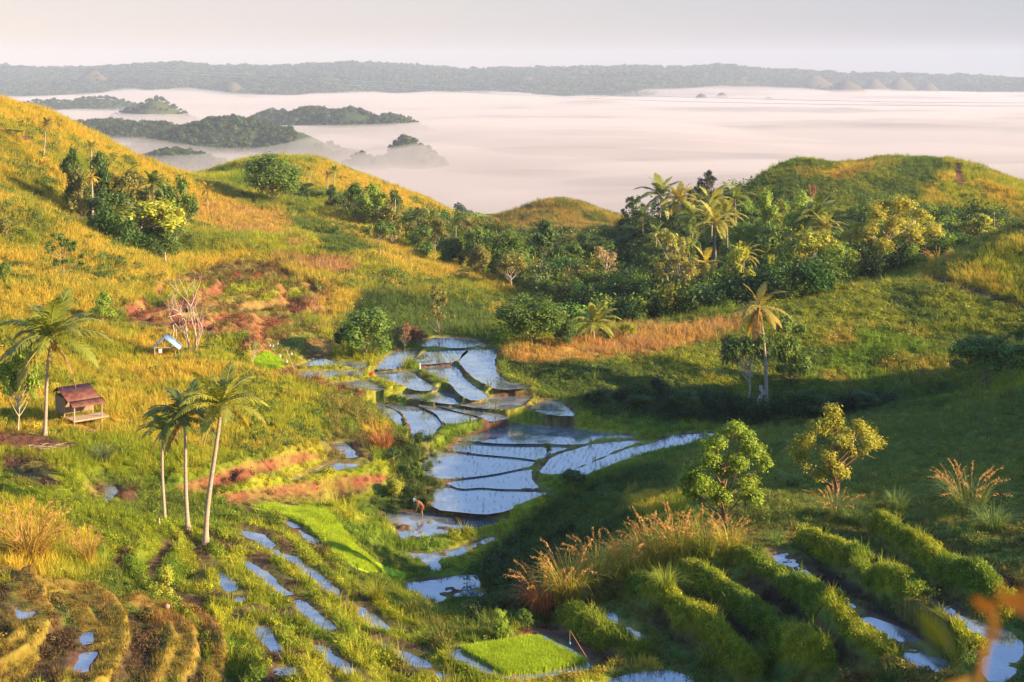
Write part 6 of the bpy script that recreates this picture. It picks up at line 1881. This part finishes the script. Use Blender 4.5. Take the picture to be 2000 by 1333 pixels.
# ---------------------------------------------------------------- woods on the far hills standing out of the fog
def canopy_mesh(i):
    r = np.random.default_rng(900 + i)
    n = 70
    d = r.normal(size=(n, 3)); d[:, 2] = np.abs(d[:, 2]) * .9 + .05; d /= np.linalg.norm(d, axis=1)[:, None]
    V, Fq = leaves_np(d * r.uniform(.75, 1.05, (n, 1)) * np.array([.5, .5, .5]) + (0, 0, .45), d + r.normal(0, .35, (n, 3)), r.uniform(.10, .19, n), .6, r)
    me = mesh_np('far_canopy', V, Fq, [LEAFY]); set_float(me, 'var', np.repeat(r.uniform(0, 1, n), 4)); return me
can_p = [canopy_mesh(i) for i in range(5)]
fk = np.where((ISL > 6) & (GY > 800) & (GY < 4000) & (H > 8))[0]
_w = (GY[fk] ** 1.0) * (1 + 2 * (GY[fk] < 2600))
_c = np.cumsum(_w); _c /= _c[-1]
k = fk[np.searchsorted(_c, RNG.uniform(0, 1, 11000))]
x = GX[k] + RNG.normal(0, 1.5, len(k)); y = GY[k] * (1 + RNG.normal(0, .004, len(k)))
z = ground(x, y) - 1
s = RNG.uniform(3.5, 8.5, len(k)) * np.clip(GY[k] / 1900, .7, 1.3)
open_ = fbm(x, y, 60, 2, 911)
ok = (z > 6) & (open_ < .76)
c = np.array((.065, .10, .03)) * RNG.uniform(.6, 1.5, (len(k), 1)) * np.clip(1 + RNG.normal(0, .12, (len(k), 3)), .6, 1.4)
scatter('far_forest', np.stack([x, y, z], 1)[ok], np.column_stack([np.zeros((len(k), 2)), RNG.uniform(0, 6.28, len(k))])[ok], np.stack([s, s, s * RNG.uniform(.8, 1.2, len(k))], 1)[ok], c[ok], can_p, 'far woods on the hills standing out of the fog')
# tree tops along the distant ridge
fk = np.where((GY > 4300) & (GY < 6700) & (np.abs(GX / GY) < .40) & (H > 16) & (CONE < .5))[0]
k = fk[RNG.integers(0, len(fk), 16000)]
x = GX[k] + RNG.normal(0, 4, len(k)); y = GY[k] * (1 + RNG.normal(0, .005, len(k))); z = ground(x, y) - 2
s = RNG.uniform(9, 20, len(k))
c = np.array((.07, .10, .035)) * RNG.uniform(.5, 1.6, (len(k), 1))
scatter('ridge_forest', np.stack([x, y, z], 1), np.column_stack([np.zeros((len(k), 2)), RNG.uniform(0, 6.28, len(k))]), np.stack([s, s, s * .9], 1), c, can_p, 'continuous woods covering the distant ridge')
# ---------------------------------------------------------------- valley fog and the air
def fog_sheet(name, top, bottom, rows, label, mat):
    """closed slab of fog over the plain with a gently rolling top"""
    y = np.exp(np.linspace(math.log(rows[0]), math.log(rows[1]), rows[2]))
    u = np.linspace(-1.15, 1.15, rows[3])
    Ux, Yx = np.meshgrid(u, y)
    X, Y = (Ux * Yx).ravel(), Yx.ravel()
    z = top(X, Y)
    n = len(X)
    i = np.arange(n).reshape(len(y), len(u))
    q = np.stack([i[:-1, :-1], i[:-1, 1:], i[1:, 1:], i[1:, :-1]], -1).reshape(-1, 4)
    ring = np.concatenate([i[0, :-1], i[:-1, -1], i[-1, :0:-1], i[:0:-1, 0]])
    nxt = np.roll(ring, -1)
    side = np.stack([nxt, ring, ring + n, nxt + n], 1)
    V = np.concatenate([np.stack([X, Y, z], 1), np.stack([X, Y, np.full(n, bottom)], 1)])
    me = mesh_np(name, V, np.concatenate([q, q[:, ::-1] + n, side]), [mat], smooth=True)
    return tag(link(bpy.data.objects.new(name, me)), label, kind='stuff')

def fog_top(X, Y):
    u = X / Y
    roll = (fbm(X * .35, Y, 240, 4, 201) - .5) * 20 + (fbm(X * .5, Y, 70, 3, 202) - .5) * 5
    z = 24.5 + roll * np.clip(Y / 1500, .5, 1.5)
    # deeper over the open basin on the right, thinner over the woods on the left
    z = z + 4 * sstep(-.1, .1, u) * sstep(1500, 3000, Y)
    z = z - 9 * np.exp(-((u + .20) / .07) ** 2) * np.exp(-((Y - 1900) / 350) ** 2)
    z = z + 50 * sstep(-.14, .06, u) * (fbm(X * .6, Y, 380, 4, 207) - .49) * sstep(700, 1100, Y)
    far_end = 4900 + 900 * (fbm(X, X * 0 + 1, 900, 3, 203) - .5) + 1300 * sstep(-.02, .33, u)
    return z - 30 * sstep(far_end * .9, far_end * 1.15, Y)

BANKS = [(640,1640,55,90,13),(240,1560,80,110,12),(560,2080,80,130,12),(860,1500,50,90,12),(430,1430,70,90,9),(900,1980,90,150,12),(330,2450,90,120,11),(120,2700,140,200,12),(760,1450,40,60,8),
         (900,800,22,50,9),(300,980,40,70,9),(980,1000,60,90,8),(700,3900,260,300,22),(300,4200,260,300,26),(950,4300,260,300,20),(1500,4700,300,320,14)]
def veil_top(X, Y):
    """drifting upper mist: thick round the wooded islands, thin over the open fog"""
    u = X / Y
    z = np.maximum(fog_top(X, Y), np.where(fog_top(X, Y) > 3, 24, -99)) - 5 * sstep(-.14, .06, u)
    w = fbm(X, Y, 90, 3, 209) + .5
    for px, d, a, b, h in BANKS:
        z = z + h * w * np.exp(-((X - d * (px - 1000) / F) / a) ** 2 - ((Y - d) / b) ** 2)
    return z
fm, nt, p = new_mat('fog_core')
p.inputs['Base Color'].default_value = (.335, .28, .24, 1); p.inputs['Roughness'].default_value = 1; p.inputs['Specular IOR Level'].default_value = 0
fog_sheet('fog', lambda X, Y: np.where(fog_top(X, Y) > 3, np.maximum(fog_top(X, Y) - 19, 8.5), fog_top(X, Y) - 19), -40, (640, 7200, 180, 260), 'dense white fog filling the lowland', fm)

def vol_mat(name, col, dens, aniso=0.0):
    m = bpy.data.materials.new(name); m.use_nodes = True
    nt = m.node_tree; nt.nodes.clear()
    o = nt.nodes.new('ShaderNodeOutputMaterial'); v = nt.nodes.new('ShaderNodeVolumePrincipled')
    v.inputs['Color'].default_value = (*col, 1); v.inputs['Density'].default_value = dens; v.inputs['Anisotropy'].default_value = aniso
    nt.links.new(v.outputs[0], o.inputs['Volume'])
    return m
fog_sheet('fog', veil_top, -45, (600, 7400, 200, 300), 'thin drifting upper layer of the valley fog', vol_mat('fog_veil', (.78, .70, .64), .006, .1))

# the air itself: one closed box round the camera and everything in the scene
hx, hy0, hy1, hz0, hz1 = 18500, -400, 8700, -62, 215
V = [(sx_ * hx, y, z) for z in (hz0, hz1) for y in (hy0, hy1) for sx_ in (-1, 1)]
Fh = [(0, 2, 3, 1), (4, 5, 7, 6), (0, 1, 5, 4), (2, 6, 7, 3), (0, 4, 6, 2), (1, 3, 7, 5)]
me = mesh_np('haze', V, np.array(Fh), [vol_mat('haze_air', (.76, .85, 1.0), 9.5e-5, .0)])
tag(link(bpy.data.objects.new('haze', me)), 'pale blue morning haze', kind='stuff')
